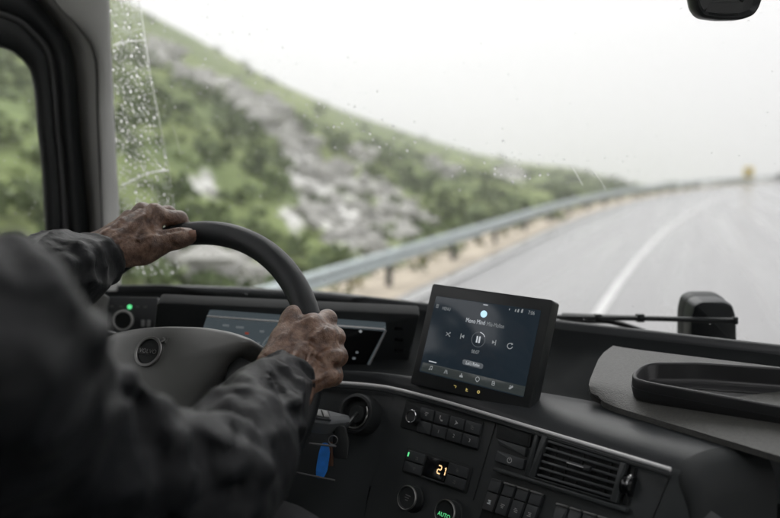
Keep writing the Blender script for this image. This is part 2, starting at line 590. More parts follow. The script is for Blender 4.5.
# ridge line read along the skyline: (photo x, photo y, metres away)
RIDGE = [(-900, -250, 62), (-400, -190, 66), (-100, -110, 72), (60, -42, 78), (150, 10, 86), (200, 37, 92), (260, 71, 100), (300, 91, 107),
         (350, 113, 116), (400, 130, 127), (450, 147, 140), (500, 159, 156), (530, 164, 168), (560, 166, 178), (590, 172, 188), (625, 184, 196), (680, 200, 205), (760, 225, 215)]
rt = []
for x, y, dist in RIDGE:
    az = math.radians(yaw_of(x))
    r = ray(x, y)
    e = r[2] / math.hypot(r[0], r[1])
    rt.append((math.degrees(az), dist, CAM[2] + e * dist))
rt = np.array(rt)
azs = np.linspace(rt[0, 0], rt[-1, 0], 210)
nT = 84
HV = np.zeros((len(azs), nT, 3))
for i, a in enumerate(azs):
    D1 = np.interp(a, rt[:, 0], rt[:, 1]); Z1 = np.interp(a, rt[:, 0], rt[:, 2])
    ar = math.radians(a)
    # foot of the hill: just behind the guardrail line in this direction
    best = None
    for s in np.arange(-30, 190, 0.5):
        p = road(s, -1.1)
        e = abs(math.atan2(p[0], p[1]) - ar)
        if best is None or e < best[0]:
            best = (e, math.hypot(*p))
    D0 = min(best[1], D1 * 0.8)
    for k in range(nT):
        t = (k / (nT - 1)) * 1.45
        rho = D0 + (D1 - D0) * (t ** 1.25)
        tt = (rho - D0) / (D1 - D0)
        x, y = rho * math.sin(ar), rho * math.cos(ar)
        S = tt ** 1.08 if tt < 1 else 1 - (tt - 1) * 0.9
        z = -0.15 + (Z1 + 0.15) * S
        amp = min(1, tt * 3.5) * (1.0 - 0.80 * min(1, tt))
        z += amp * (2.6 * (fbm(x * .07, y * .07, seed=3) - .47) + 0.9 * (fbm(x * .35, y * .35, seed=9) - .47))
        if tt > 1: z -= (tt - 1) * 6
        HV[i, k] = (x, y, z)
flat = HV.reshape(-1, 3)
q = flat - CAM
dd = q @ cf
okd = dd > 1
PX = np.where(okd, 390 + FPX * (q @ cr) / np.where(okd, dd, 1), -2000)
PY = np.where(okd, 259 - FPX * (q @ cu) / np.where(okd, dd, 1), 0)
def seg_d(px, py, pts):
    best = np.full(px.shape, 1e9)
    for (x0, y0, w0), (x1, y1, w1) in zip(pts[:-1], pts[1:]):
        dx, dy = x1 - x0, y1 - y0
        t = np.clip(((px - x0) * dx + (py - y0) * dy) / (dx * dx + dy * dy + 1e-9), 0, 1)
        d = np.hypot(px - x0 - t * dx, py - y0 - t * dy) / (w0 + (w1 - w0) * t)
        best = np.minimum(best, d)
    return best
ROCKS = [[(180, 72, 8), (220, 86, 9), (245, 104, 13), (262, 118, 16)], [(258, 112, 18), (282, 128, 16), (300, 165, 17), (322, 205, 20), (350, 228, 20), (385, 258, 15)],
         [(335, 180, 10), (352, 188, 12)], [(368, 188, 8), (392, 196, 12)], [(405, 205, 9), (415, 215, 9)], [(352, 150, 7), (362, 160, 7)], [(185, 188, 6), (205, 182, 8), (212, 192, 6)],
         [(150, 262, 14), (190, 268, 16), (250, 272, 14), (285, 285, 10)], [(290, 215, 9), (296, 225, 9)], [(500, 172, 6), (520, 176, 6)], [(430, 165, 5), (450, 172, 6)], [(380, 215, 9), (400, 232, 9)],
         [(150, 60, 6), (165, 50, 6)]]
rock = np.zeros(len(flat))
wob = 0.8 * (fbm(flat[:, 0] * .35, flat[:, 1] * .35, flat[:, 2] * .5, seed=21) - .47)
for R in ROCKS:
    rock = np.maximum(rock, 1 - seg_d(PX, PY, R) + wob)
rock = np.clip(rock * 3.2 + .15 * (rock > 0), 0, 1)
n1 = fbm(flat[:, 0] * .12, flat[:, 1] * .12, flat[:, 2] * .2, seed=5)
n2 = fbm(flat[:, 0] * .9, flat[:, 1] * .9, flat[:, 2] * .9, seed=6)
n3 = fbm(flat[:, 0] * .3, flat[:, 1] * .3, flat[:, 2] * .4, seed=15)
grassc = np.outer(1 - np.clip((n1 - .3) * 2.6, 0, 1), (0.225, 0.27, 0.10)) + np.outer(np.clip((n1 - .3) * 2.6, 0, 1), (0.13, 0.172, 0.07))
speck = np.clip((n3 - .52) * 6, 0, 1) * np.clip((n2 - .40) * 4, 0, 1) * .12
rock = np.clip(np.maximum(rock, speck), 0, 1)
rockc = np.outer(0.75 + .5 * n2, (0.66, 0.655, 0.63))
colr = grassc * (1 - rock[:, None]) + rockc * rock[:, None]
colr *= (0.82 + 0.36 * n2)[:, None]
M['hill'] = attr_mat('hill_scrub_and_limestone', 'tint', 0.95, 0.15, 1.6, 0.30, bump=(0.7, 0.25))
hill = tag(mk('hill', flat, grid_faces(len(azs), nT, flip=True), M['hill'], sharp=None), kind='structure')
set_attr(hill, 'tint', colr)

# ---- low scrub on the hillside: one mass nobody could count; loose limestone in the scree
def leaf_clumps(name, pts, sizes, cols, m, nleaf, kind='stuff', label=None, cat=None):
    V, F, C = [], [], []
    for (p, s, c) in zip(pts, sizes, cols):
        n = nleaf
        u = RNG.normal(size=(n, 3))
        u /= np.linalg.norm(u, axis=1)[:, None]
        u[:, 2] = np.abs(u[:, 2]) * .9 + .05
        rad = s * (0.45 + .55 * RNG.random(n)) * (0.8 + .4 * vnoise(u[:, 0] * 2 + p[0], u[:, 1] * 2 + p[1]))
        cc = p + u * rad[:, None]
        a = RNG.normal(size=(n, 3)); b = RNG.normal(size=(n, 3))
        ls = s * (.20 + .22 * RNG.random(n))[:, None]
        a = a / np.linalg.norm(a, axis=1)[:, None] * ls
        b = b / np.linalg.norm(b, axis=1)[:, None] * ls
        sh = (.72 + .56 * RNG.random(n))
        for k in range(n):
            i = len(V)
            V += [cc[k] - a[k], cc[k] + b[k], cc[k] + a[k], cc[k] - b[k]]
            F.append((i, i + 1, i + 2, i + 3))
            C += [c * sh[k]] * 4
    o = mk(name, V, F, m, smooth=False)
    set_attr(o, 'tint', np.array(C))
    return tag(o, label, cat, kind=kind)
M['leaf'] = attr_mat('scrub_leaf', 'tint', 0.75, 0.3, 8.0, 0.2)
idx = []
for i in RNG.permutation(len(flat)):
    t = (i % nT) / (nT - 1) * 1.45
    if t > 1.06 or rock[i] > .35 or PX[i] < -500: continue
    if n3[i] < .40 and RNG.random() < .75: continue
    if t > .6 and RNG.random() < .9: continue
    idx.append(i)
    if len(idx) >= 1500: break
pts, sz, cl = [], [], []
for i in idx:
    d = np.linalg.norm(flat[i, :2])
    pts.append(flat[i] + np.array([RNG.normal() * .3, RNG.normal() * .3, -.05]))
    sz.append((0.28 + .6 * RNG.random() ** 2) * (0.8 if d < 30 else 1.1 if d < 80 else 1.3))
    g = RNG.random()
    cl.append(np.array([0.085 + .08 * g, 0.120 + .09 * g, 0.05 + .03 * g]))
leaf_clumps('scrub', pts, sz, cl, M['leaf'], 22, label='low green scrub covering the hillside behind the guardrail', cat='scrub')
# dry grass tufts along the foot of the rail
pts, sz, cl = [], [], []
for s in np.arange(3, 120, 0.55):
    for k in range(2):
        o = -0.25 - .8 * RNG.random() if k else -.1 + .5 * RNG.random()
        if k == 0 or RNG.random() < .35: continue
        p = road(s + RNG.normal() * .2, o)
        pts.append(np.array([p[0], p[1], -0.04])); sz.append(.10 + .17 * RNG.random())
        g = RNG.random()
        cl.append(np.array([0.20, 0.17, 0.05]) * (1 - g) + np.array([0.09, 0.12, 0.04]) * g)
leaf_clumps('grass', pts, sz, cl, M['leaf'], 14, label='yellowed grass tufts along the foot of the guardrail', cat='grass')
# loose stones
ico_v = np.array([(0, 0, 1), (.89, 0, .45), (.28, .85, .45), (-.72, .53, .45), (-.72, -.53, .45), (.28, -.85, .45), (.72, .53, -.45), (-.28, .85, -.45), (-.89, 0, -.45), (-.28, -.85, -.45), (.72, -.53, -.45), (0, 0, -1)], float)
ico_f = [(0, 1, 2), (0, 2, 3), (0, 3, 4), (0, 4, 5), (0, 5, 1), (1, 6, 2), (2, 7, 3), (3, 8, 4), (4, 9, 5), (5, 10, 1), (2, 6, 7), (3, 7, 8), (4, 8, 9), (5, 9, 10), (1, 10, 6), (6, 11, 7), (7, 11, 8), (8, 11, 9), (9, 11, 10), (10, 11, 6)]
b = MB(); C = []
ri = [i for i in RNG.permutation(len(flat)) if rock[i] > .55 and (i % nT) > 2][:1300]
for i in ri:
    s = (.12 + .55 * RNG.random() ** 3) * (1 if np.linalg.norm(flat[i, :2]) < 40 else 1.7)
    v = ico_v * (1 + .35 * RNG.normal(size=(12, 1))) * s * np.array([1, 1, .7]) + flat[i] + np.array([RNG.normal() * .4, RNG.normal() * .4, 0])
    b.add(v, ico_f); C += [np.array([0.42, 0.415, 0.39]) * (.7 + .5 * RNG.random())] * 12
st = b.build('rubble', M['hill'], smooth=False)
set_attr(st, 'tint', np.array(C))
tag(st, 'pale limestone rubble lying in the scree on the hillside', 'rubble', kind='stuff')

# ---- guardrail: every post and every beam length its own part
gl = thing('guardrail', (*road(12, 0), 0.0), 'grey galvanised steel guardrail following the outside of the bend', 'guardrail')
beam = [(0.00, 0.75), (0.035, 0.735), (0.075, 0.70), (0.08, 0.67), (0.03, 0.62), (0.02, 0.595), (0.03, 0.57), (0.08, 0.52), (0.075, 0.49), (0.035, 0.455), (0.0, 0.44)]
s0 = -8.0
k = 0
while s0 < 150:
    s1 = s0 + 4.4
    V = []
    ss = np.linspace(s0 - .0, s1 + .12, 4)
    for si in ss:
        for o, z in beam:
            p = road(si, o + (0.004 if si > s1 else 0)); V.append((p[0], p[1], z))
        for o, z in beam[::-1]:
            p = road(si, o - .006); V.append((p[0], p[1], z))
    mk('beam', V, grid_faces(4, 22, True), M['steel'], gl, sharp=60)
    # I-section post and spacer
    p = road(s0 + .2, -0.16)
    a = (max(0, s0 + .2 - RS)) / RR
    T = np.array([math.sin(a), math.cos(a), 0]); Nn = np.array([math.cos(a), -math.sin(a), 0])
    bb = MB()
    pl = Plane((p[0], p[1], 0), T, Nn)
    for poly in (rect((0, -.05), .10, .008), rect((0, .05), .10, .008), rect((0, 0), .008, .092)):
        bb.add(*prism_vf(pl, poly, .3, -.76, .001, .001, 1))
    po = bb.build('post', M['post'], gl, smooth=False)
    mk('spacer', *prism_vf(pl, rect((0, .11), .09, .10), -.5, -.7, .002, .004, 2), M['post'], gl)
    s0 = s1; k += 1

# ---- yellow marker sign by the bend
sp = road(93, 0.35)
bear = math.atan2(sp[0], sp[1])
sg = thing('marker_sign', (sp[0], sp[1], 0), 'small yellow marker sign on a dark post by the far guardrail', 'sign')
T = np.array([math.cos(bear), -math.sin(bear), 0])
pls = Plane((sp[0], sp[1], 0), T, (0, 0, 1))
M['yellow'] = mat('yellow_sign_sheet', (0.80, 0.58, 0.02), 0.5, 0.5)
rbox('plate', pls, (0, 1.30), 1.05, 1.15, .04, .065, M['yellow'], sg, .004, .2)
rbox('post', pls, (0, .40), .16, .80, -.05, .03, M['post'], sg, .004, .02)
rbox('stripe', pls, (0, 1.24), .40, .55, .066, .070, M['post'], sg, .001, .05)

# ---- dark bushes on the right verge at the end of the view
for kk, (s, o, w, lab) in enumerate(((104, 3.6, 1.5, 'dark bush at the far edge of the bend beside the yellow sign'), )):
    p = road(108, -1.6)
    p = np.array([10.8, 104.0])
    bt = thing('bush', (p[0], p[1], 0), lab, 'bush')
    V, F = [], []
    for n in range(420):
        u = RNG.normal(size=3); u /= np.linalg.norm(u); u[2] = abs(u[2])
        c = np.array([p[0], p[1], .3]) + u * np.array([2.4, 1.2, .75]) * (.4 + .6 * RNG.random())
        a_ = RNG.normal(size=3) * .14; b_ = RNG.normal(size=3) * .14
        i = len(V); V += [c - a_, c + b_, c + a_, c - b_]; F.append((i, i + 1, i + 2, i + 3))
    o = mk('crown', V, F, mat('bush_leaf', (0.03, 0.045, 0.03), .8, .3, var=(3, .4)), bt, smooth=False)
    V, F = tube_vf(np.array([(p[0], p[1], -.3), (p[0] + .05, p[1], .2), (p[0] + .2, p[1], .7)]), [.09, .07, .03], 8)
    mk('trunk', V, F, M['post'], bt)

# ---- drizzle haze hanging over the road and the hillside
M['haze'] = bpy.data.materials.new('drizzle_haze')
M['haze'].use_nodes = True
hn = M['haze'].node_tree
hn.nodes.clear()
ho = hn.nodes.new('ShaderNodeOutputMaterial')
hv_ = hn.nodes.new('ShaderNodeVolumePrincipled')
hv_.inputs['Color'].default_value = (0.96, 0.96, 0.97, 1)
hv_.inputs['Density'].default_value = HAZE
hv_.inputs['Anisotropy'].default_value = 0.75
hn.links.new(hv_.outputs[0], ho.inputs['Volume'])
hb = [(x, y, z) for x in (-720, 720) for y in (-720, 720) for z in (-78, 60)]
hz_o = mk('haze', hb, [(0, 1, 3, 2), (4, 6, 7, 5), (0, 4, 5, 1), (2, 3, 7, 6), (0, 2, 6, 4), (1, 5, 7, 3)], M['haze'], smooth=False)
tag(hz_o, kind='stuff')
# =================================================================== CAB SHELL
XD = -1.13                                   # inside face of the driver's door
FLOOR = 1.30
cab = thing('truck_cab', (-0.2, 0.6, FLOOR), 'pale grey pillar, door frame and windscreen of the truck cab', 'truck cab')
def ws_y(x, z):
    return 1.315 - 0.055 * (x / 1.1) ** 2 - 0.13 * (z - 2.2)
def on_ws(px, py, off=0.0):
    """point of the windscreen's outer face on the line of sight"""
    r = ray(px, py)
    lo, hi = 0.3, 4.0
    for _ in range(40):
        mid = (lo + hi) / 2
        p = CAM + r * mid
        if p[1] > ws_y(p[0], p[2]) + off: hi = mid
        else: lo = mid
    return CAM + r * lo
# windscreen pane, 6 mm thick
nx, nz = 28, 14
V = []
for side in (0, 1):
    for i in range(nz):
        z = 2.12 + (3.25 - 2.12) * i / (nz - 1)
        for j in range(nx):
            x = -1.19 + 2.38 * j / (nx - 1)
            V.append((x, ws_y(x, z) - .006 * (1 - side), z))
n_ = nx * nz
F = grid_faces(nz, nx) + [tuple(i + n_ for i in f) for f in grid_faces(nz, nx, flip=True)]
mk('windscreen', V, F, M['glass'], cab, sharp=None)

# ---- rain on the windscreen
def drop_vf(c, n, r, squash, ax=None, rings=3, seg=9, stretch=1.0):
    n = nrm(n); a = nrm(np.cross(n, (0, 0, 1.0))); b = np.cross(n, a)
    V = []
    ph = RNG.random() * 6.28
    for k in range(rings):
        el = (k / rings) * math.pi / 2
        for t in np.linspace(0, 2 * math.pi, seg, endpoint=False):
            w = 1 + .16 * math.sin(2 * t + ph) + .10 * math.sin(3 * t + 2 * ph)
            V.append(c + r * w * math.cos(el) * (math.cos(t) * a + stretch * math.sin(t) * b) + n * (r * squash * math.sin(el)))
    V.append(c + n * r * squash)
    F = grid_faces(rings, seg, True)
    top = (rings - 1) * seg
    F += [(top + j, top + (j + 1) % seg, len(V) - 1) for j in range(seg)]
    F.append(tuple(range(seg))[::-1])
    return V, F
def ws_n(p):
    e = 1e-3
    gx = (ws_y(p[0] + e, p[2]) - ws_y(p[0] - e, p[2])) / (2 * e)
    return nrm((-gx, 1.0, 0.13))
rain = MB()
def add_drop(px, py, r, stretch=1.0, squash=.45):
    p = on_ws(px, py) ; n = ws_n(p)
    rain.add(*drop_vf(p + n * .0004, n, r, squash, stretch=stretch))
def wedge_x(y):        # edge of the wiped field beside the pillar
    return np.interp(y, [-40, 10, 60, 110, 185, 230], [134, 141, 147, 157, 171, 178])
taken = []
def free(x, y, rad):
    for a, b_, c in taken:
        if (a - x) ** 2 + (b_ - y) ** 2 < (c + rad) ** 2: return False
    taken.append((x, y, rad)); return True
for _ in range(2600):                          # unwiped wedge
    y = RNG.uniform(-30, 275); x = RNG.uniform(104, wedge_x(min(y, 230)))
    r = .0012 + .0027 * RNG.random() ** 2.2
    if free(x, y, r / 2.1 * 1000 + .25): add_drop(x, y, r, 1 + .3 * RNG.random())
for _ in range(420):                           # thinning out beside the wedge and along the top of the sweep
    x = 148 + abs(RNG.normal()) * 95; y = RNG.uniform(-10, 300) ** 1.0
    r = .0006 + .0012 * RNG.random() ** 2.2
    if x > wedge_x(min(y, 230)) and free(x, y, 2.4): add_drop(x, y, r)
for _ in range(420):                           # scattered over the wiped field
    x = RNG.uniform(150, 800); y = RNG.uniform(-20, 330)
    r = .0004 + .0008 * RNG.random() ** 3
    if free(x, y, 3): add_drop(x, y, r)
for _ in range(320):                           # rim of the wiper's sweep
    t = RNG.random() ** .8
    x = 150 + 400 * t; y = np.interp(x, [150, 250, 330, 430, 520, 620], [30, 75, 118, 150, 166, 176]) + RNG.normal() * 9
    r = .0009 + .0014 * RNG.random() ** 2
    if free(x, y, 2.2): add_drop(x, y, r)
for _ in range(60):
    x = RNG.uniform(540, 640); y = 172 + RNG.normal() * 8
    if free(x, y, 3): add_drop(x, y, .0005 + .0007 * RNG.random())
def streak(pts, r, n=26, flat=.4):
    q = smooth_path([on_ws(*a) for a in pts], n)
    V = []
    for i in range(n):
        nn = ws_n(q[i]); T = nrm(q[min(i + 1, n - 1)] - q[max(i - 1, 0)]); s = np.cross(T, nn)
        rr = r * (.65 + .7 * vnoise(i * .45, r * 9000)) * (1 if 0 < i < n - 1 else .2)
        for t in np.linspace(0, math.pi, 6):
            V.append(q[i] + nn * .0004 + rr * (math.cos(t) * s + flat * math.sin(t) * nn))
    rain.add(V, grid_faces(n, 6) + grid_faces(n, 6, flip=True)[:0])
streak([(119, 187), (133, 181), (147, 174), (170, 170)], .0022)
streak([(112, 46), (124, 42), (138, 41), (146, 40)], .0012)
streak([(134, -35), (141, 12), (148, 62), (157, 110), (165, 150), (171, 184)], .0010, 40)
streak([(569, 164), (575, 172), (583, 186)], .0006)
streak([(172, 126), (177, 140), (180, 156)], .0006)
streak([(590, 168), (600, 180), (606, 190)], .0004)
tag(rain.build('rain', M['water'], sharp=None), 'raindrops and wiped streaks of water on the outside of the windscreen', 'raindrops', kind='stuff')
# rain on the door glass
rain2 = MB()
taken = []
for _ in range(260):
    x = RNG.uniform(-60, 46); y = RNG.uniform(45, 300)
    r = .0005 + .0010 * RNG.random() ** 2.5
    if free(x, y, 2.2):
        p = on_x(x, y, XD - .022)
        rain2.add(*drop_vf(p, (-1, 0, 0), r, .45))
tag(rain2.build('rain', M['water'], sharp=None), 'small raindrops on the outside of the door window', 'raindrops', kind='stuff')

# ---- strips of trim between two outlines (door plane), bulging into the cab
def strip(name, L, R, m, parent, xl=XD, xr=XD, bulge=.02, n=34, cs=9, power=1.0, back=.03):
    Lp = smooth_path([on_x(a, b_, xl) if not callable(xl) else xl(a, b_) for a, b_ in L], n)
    Rp = smooth_path([on_x(a, b_, xr) if not callable(xr) else xr(a, b_) for a, b_ in R], n)
    V = []
    for i in range(n):
        for j in range(cs):
            t = j / (cs - 1)
            w = math.sin(math.pi * t) ** power
            p = Lp[i] * (1 - t) + Rp[i] * t
            inward = nrm(CAM + np.array([-.3, .2, 0]) - p); inward[2] *= .2
            V.append(p + inward * bulge * w)
        for j in range(cs - 1, -1, -1):
            t = j / (cs - 1)
            p = Lp[i] * (1 - t) + Rp[i] * t
            V.append(p + np.array([-.6, .5, 0]) * back)
    F = grid_faces(n, cs * 2, True)
    F.append(tuple(range(2 * cs))); F.append(tuple(range((n - 1) * 2 * cs, n * 2 * cs))[::-1])
    return mk(name, V, F, m, parent, sharp=55)
L0 = [(-120, 36), (-60, 38), (0, 46), (18, 55), (30, 69), (35, 93), (38, 130), (42, 167), (46, 234), (49, 290)]
L1 = [(-110, 8), (-50, 8), (8, 20), (32, 38), (46, 58), (51, 92), (54, 130), (58, 167), (62, 234), (65, 290)]
L2 = [(-108, 2), (-46, 2), (12, 14), (37, 32), (52, 53), (58, 90), (61, 130), (65, 167), (70, 234), (73, 290)]
L3 = [(-90, -40), (-25, -36), (30, -6), (54, 22), (70, 46), (76.5, 80), (79, 116), (83, 167), (88.5, 226), (91, 290)]
L4 = [(-60, -90), (10, -70), (52, -2), (68, 18), (87, 40), (95, 64), (96.5, 110), (99, 167), (101.5, 222), (102, 290)]
L5 = [(108, -90), (108, -50), (109, -10), (110, 10), (111, 40), (112.5, 70), (114, 110), (117, 167), (120, 222), (121, 290)]
door = mk('door', *prism_vf(Plane((XD - .03, 0.1, 0), (0, -1, 0), (0, 0, 1)), [(-1.02, 1.32), (1.0, 1.32), (1.0, 2.16), (-1.02, 2.16)], -.02, .03, .01, .05), M['pillar_dark'], cab)
strip('window_seal', L0, L1, M['seal'], door, XD, XD + .015, .010)
strip('door_channel', L1, L2, M['seal_grey'], door, XD + .015, XD + .018, .006, cs=6)
strip('door_seal', L2, L3, M['seal'], door, XD + .018, XD + .02, .020)
pane_pl = Plane((XD - .018, 0.1, 0), (0, -1, 0), (0, 0, 1))
mk('window_pane', *prism_vf(pane_pl, [(-1.10, 2.12), (.9, 2.12), (.9, 3.1), (-1.0, 3.1)], -.003, .0, .0005, .002), M['side_glass'], door)
strip('pillar_trim', L3, L4, M['pillar_dark'], cab, XD + .02, lambda a, b_: on_x(a, b_, XD + .06), .012)
strip('pillar_gap', [(a - .3, b_) for a, b_ in L4], [(a + 1.6, b_) for a, b_ in L4], M['seal'], cab, XD + .058, XD + .058, .0, cs=3)
strip('windscreen_pillar', [(a + 1.4, b_) for a, b_ in L4], L5, M['pillar'], cab, lambda a, b_: on_x(a, b_, XD + .06), lambda a, b_: on_ws(a, b_, -.010), .016, power=.7)
# slot-shaped grab handle cover above the window
# roof lining, floor, rear corner of the shell
RPL = Plane((0, .2, 3.2), (1, 0, 0), (0, 1, 0))
for poly in ([(-1.14, -1.2), (-.30, -1.2), (-.30, .93), (-1.14, .93)], [(.60, -1.2), (1.14, -1.2), (1.14, .93), (.60, .93)], [(-.30, -1.2), (.60, -1.2), (.60, -.05), (-.30, -.05)], [(-.30, .62), (.60, .62), (.60, .93), (-.30, .93)]):  # unseen roof; the opening in it is added to let sky light in
    mk('roof_lining', *prism_vf(RPL, poly, 0, .05, .004, .004), M['pillar_dark'], cab)
mk('rear_wall', *prism_vf(Plane((0, -.95, 0), (-1, 0, 0), (0, 0, 1)), [(-1.14, FLOOR), (1.14, FLOOR), (1.14, 3.2), (-1.14, 3.2)], -.05, 0, .004, .05), M['rear_cloth'], cab)  # unseen wall put in to block rear sky light; its grey gives fill
XR = 1.13
RDP = Plane((XR + .03, .1, 0), (0, 1, 0), (0, 0, 1))
for poly in ([(-1.05, FLOOR), (1.1, FLOOR), (1.1, 2.16), (-1.05, 2.16)], [(-1.05, 2.16), (-.15, 2.16), (-.15, 3.2), (-1.05, 3.2)], [(-.15, 2.95), (1.1, 2.95), (1.1, 3.2), (-.15, 3.2)], [(1.0, 2.16), (1.12, 2.16), (1.12, 2.95), (1.0, 2.95)]):  # unseen door; its window is left without glass to add side light
    mk('passenger_door', *prism_vf(RDP, poly, -.02, .03, .004, .01), M['pillar'], cab)
mk('side_wall', *prism_vf(Plane((XD - .03, .1, 0), (0, -1, 0), (0, 0, 1)), [(.25, 2.16), (1.05, 2.16), (1.05, 3.2), (.25, 3.2)], -.02, .03, .004, .01), M['pillar_dark'], cab)
mk('floor_mat', *prism_vf(Plane((0, .2, FLOOR), (1, 0, 0), (0, 1, 0)), [(-1.14, -1.2), (1.14, -1.2), (1.14, 1.15), (-1.14, 1.15)], -.04, .0, .004, .05), M['dash_dark'], cab)
mk('front_bulkhead', *prism_vf(Plane((0, 1.28, 0), (1, 0, 0), (0, 0, 1)), [(-1.14, 1.3), (1.14, 1.3), (1.14, 2.2), (-1.14, 2.2)], -.03, .0, .004, .02), M['dash_dark'], cab)

# =================================================================== DASHBOARD
dash = thing('dashboard', (-0.3, 1.0, FLOOR), 'black plastic truck dashboard with a thin chrome trim line', 'dashboard')
ZE, ZT, ZG = 2.246, 2.178, 2.190
EDGE = [(-120, 286), (40, 285.5), (100, 285), (160, 284.5), (240, 287), (330, 292), (430, 303.5), (560, 320.6), (690, 335), (780, 345), (900, 358.5), (1060, 377)]
TRIM = [(-80, 392), (60, 386), (200, 381.5), (300, 380.5), (345, 382), (380, 385), (400, 388.5), (440, 398.5), (480, 410), (540, 428), (600, 446), (640, 458), (673, 468)]
CREST = [(-80, 378), (60, 376), (200, 374), (300, 372.5), (345, 372.5), (380, 374), (410, 377), (450, 383), (500, 388.5), (545, 393), (595, 401.5), (650, 418), (700, 433), (746, 447)]
def yint(tab, x): return interp(x, tab)
# --- upper body of the dash: windscreen edge, wall, shelf and padded roll down to the chrome trim
cols_px = list(np.linspace(0, 1, 60))
V = []
nrow = None
for t in cols_px:
    xe = -120 + (900 + 120) * t
    xg = np.interp(t, [0, .16, .5, .62, .74, .86, 1], [-80, 60, 345, 450, 575, 690, 746])
    xt = np.interp(t, [0, .16, .5, .62, .74, .86, 1], [-80, 60, 345, 440, 545, 625, 673])
    E_ = on_z(xe, yint(EDGE, xe), ZE)
    G_ = on_z(xg, yint(CREST, xg), ZG)
    T_ = on_z(xt, yint(TRIM, xt), ZT)
    gd = nrm((G_ - E_) * np.array([1, 1, 0]))
    td = nrm((T_ - G_) * np.array([1, 1, 0]))
    L_ = np.linalg.norm((G_ - E_)[:2])
    pts = [E_ + np.array([0, .10, -.06]), E_ + np.array([0, .03, -.012]), E_ + np.array([0, .008, -.001]), E_, E_ + gd * .006 + np.array([0, 0, -.003]), E_ + gd * .010 + np.array([0, 0, -.012]),
           E_ + gd * .016 + np.array([0, 0, -.030])]
    W_ = pts[-1]
    for a in (.25, .5, .75, .92):
        p = W_ * (1 - a) + G_ * a
        p = p + np.array([0, 0, -.018 * math.sin(math.pi * a)]) if xt < 520 else p + np.array([0, 0, -.004 * math.sin(math.pi * a)])
        pts.append(p)
    lt = np.linalg.norm((T_ - G_)[:2])
    for a, h in ((0, .0), (.12, .004), (.3, .0075), (.5, .0095), (.68, .009), (.82, .0065), (.93, .002), (.985, -.005), (1.0, -.0120)):
        pts.append(G_ + (T_ - G_) * a + np.array([0, 0, h]))
    nrow = len(pts)
    V += pts
TR_END = V[-1]
up_o = mk('upper_panel', V, grid_faces(len(cols_px), nrow), M['dash'], dash, sharp=70)
up_o.data.materials.append(M['shelf'])  # recess rows take the plastic with painted shade
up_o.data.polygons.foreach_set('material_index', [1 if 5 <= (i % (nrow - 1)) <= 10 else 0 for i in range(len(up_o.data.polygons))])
# --- right end of the roll closes downwards and forwards
V = []
endpts = [V_ for V_ in []]
last = [np.array(p) for p in mk.__defaults__ or []] if False else None
G_ = on_z(746, 447, ZG); T_ = on_z(673, 468, ZT)
fw = nrm((G_ - T_) * np.array([1, 1, 0])); rt_ = np.array([fw[1], -fw[0], 0])
prof_end = []
for a, h in ((-.15, -.004), (0, .0), (.12, .004), (.3, .0075), (.5, .0095), (.68, .009), (.82, .0065), (.93, .002), (.985, -.005), (1.0, -.012), (1.0, -.03)):
    prof_end.append(G_ + (T_ - G_) * a + np.array([0, 0, h]))
R_ = len(prof_end)
rows = []
for k, (dx, dz) in enumerate(((0, 0), (.010, -.002), (.020, -.008), (.028, -.020), (.033, -.04), (.036, -.10), (.036, -.40))):
    for p in prof_end:
        rows.append(p + rt_ * dx + np.array([0, 0, dz]) - fw * 0)
mk('end_cap', rows, grid_faces(7, R_, flip=True), M['dash_dark'], dash, sharp=70)

# --- the face under the trim: left part curved round the column, right part flat and turned to the driver
TA, TB = on_z(400, 388.5, ZT), on_z(673, 468, ZT)
uax = nrm(TB - TA)
nh = np.array([uax[1], -uax[0], 0]); nh = nh if nh[1] < 0 else -nh
TILT = math.radians(24)
FACE = Plane(TA, uax, np.array([0, 0, math.cos(TILT)]) - nh * math.sin(TILT))
FLEN = np.linalg.norm(TB - TA)
V = []
fx = [(-80, 1), (60, 1), (200, 1), (300, 1), (345, 1), (372, 1), (388, 1)]
colsF = []
for x, _ in fx:
    colsF.append(on_z(x, yint(TRIM, x), ZT))
colsF += [TA + uax * FLEN * a for a in np.linspace(0, 1, 12)]
colsF.append(TB + uax * .016 - nh * .002); colsF.append(TB + uax * .026 - nh * .012); colsF.append(TB + uax * .030 - nh * .03); colsF.append(TB + uax * .030 - nh * .2)
for i, p in enumerate(colsF):
    a = colsF[max(0, i - 1)]; b_ = colsF[min(len(colsF) - 1, i + 1)]
    t = nrm((b_ - a) * np.array([1, 1, 0])); nn = np.array([t[1], -t[0], 0])
    if i >= 7 and i < 19: nn = nh
    dn = -np.array([0, 0, math.cos(TILT)]) + nn * math.sin(TILT)
    back = -(nn * math.cos(TILT) + np.array([0, 0, math.sin(TILT)]))
    V += [p + back * .02, p + back * .001 + dn * .000, p + dn * .004, p + dn * .06, p + dn * .14, p + dn * .24, p + dn * .40, p + dn * .62]
mk('face_panel', V, grid_faces(len(colsF), 8, flip=True), M['dash_face'], dash, sharp=60)
# chrome trim line
tp = smooth_path([on_z(x, y, ZT + .0025) + nh * .0055 for x, y in TRIM[1:]], 90)
tube('chrome_trim', tp, .0024, M['silver'], dash, 8)
tp2 = [p + np.array([0, 0, -.0060]) + nh * .0012 for p in tp]
tube('trim_groove', tp2, .0020, M['dash_dark'], dash, 6)

def fuv(px, py, off=0.0): return FACE.uv(px, py, off)
def fmid(*pts):
    return np.mean([fuv(*p) for p in pts], axis=0)
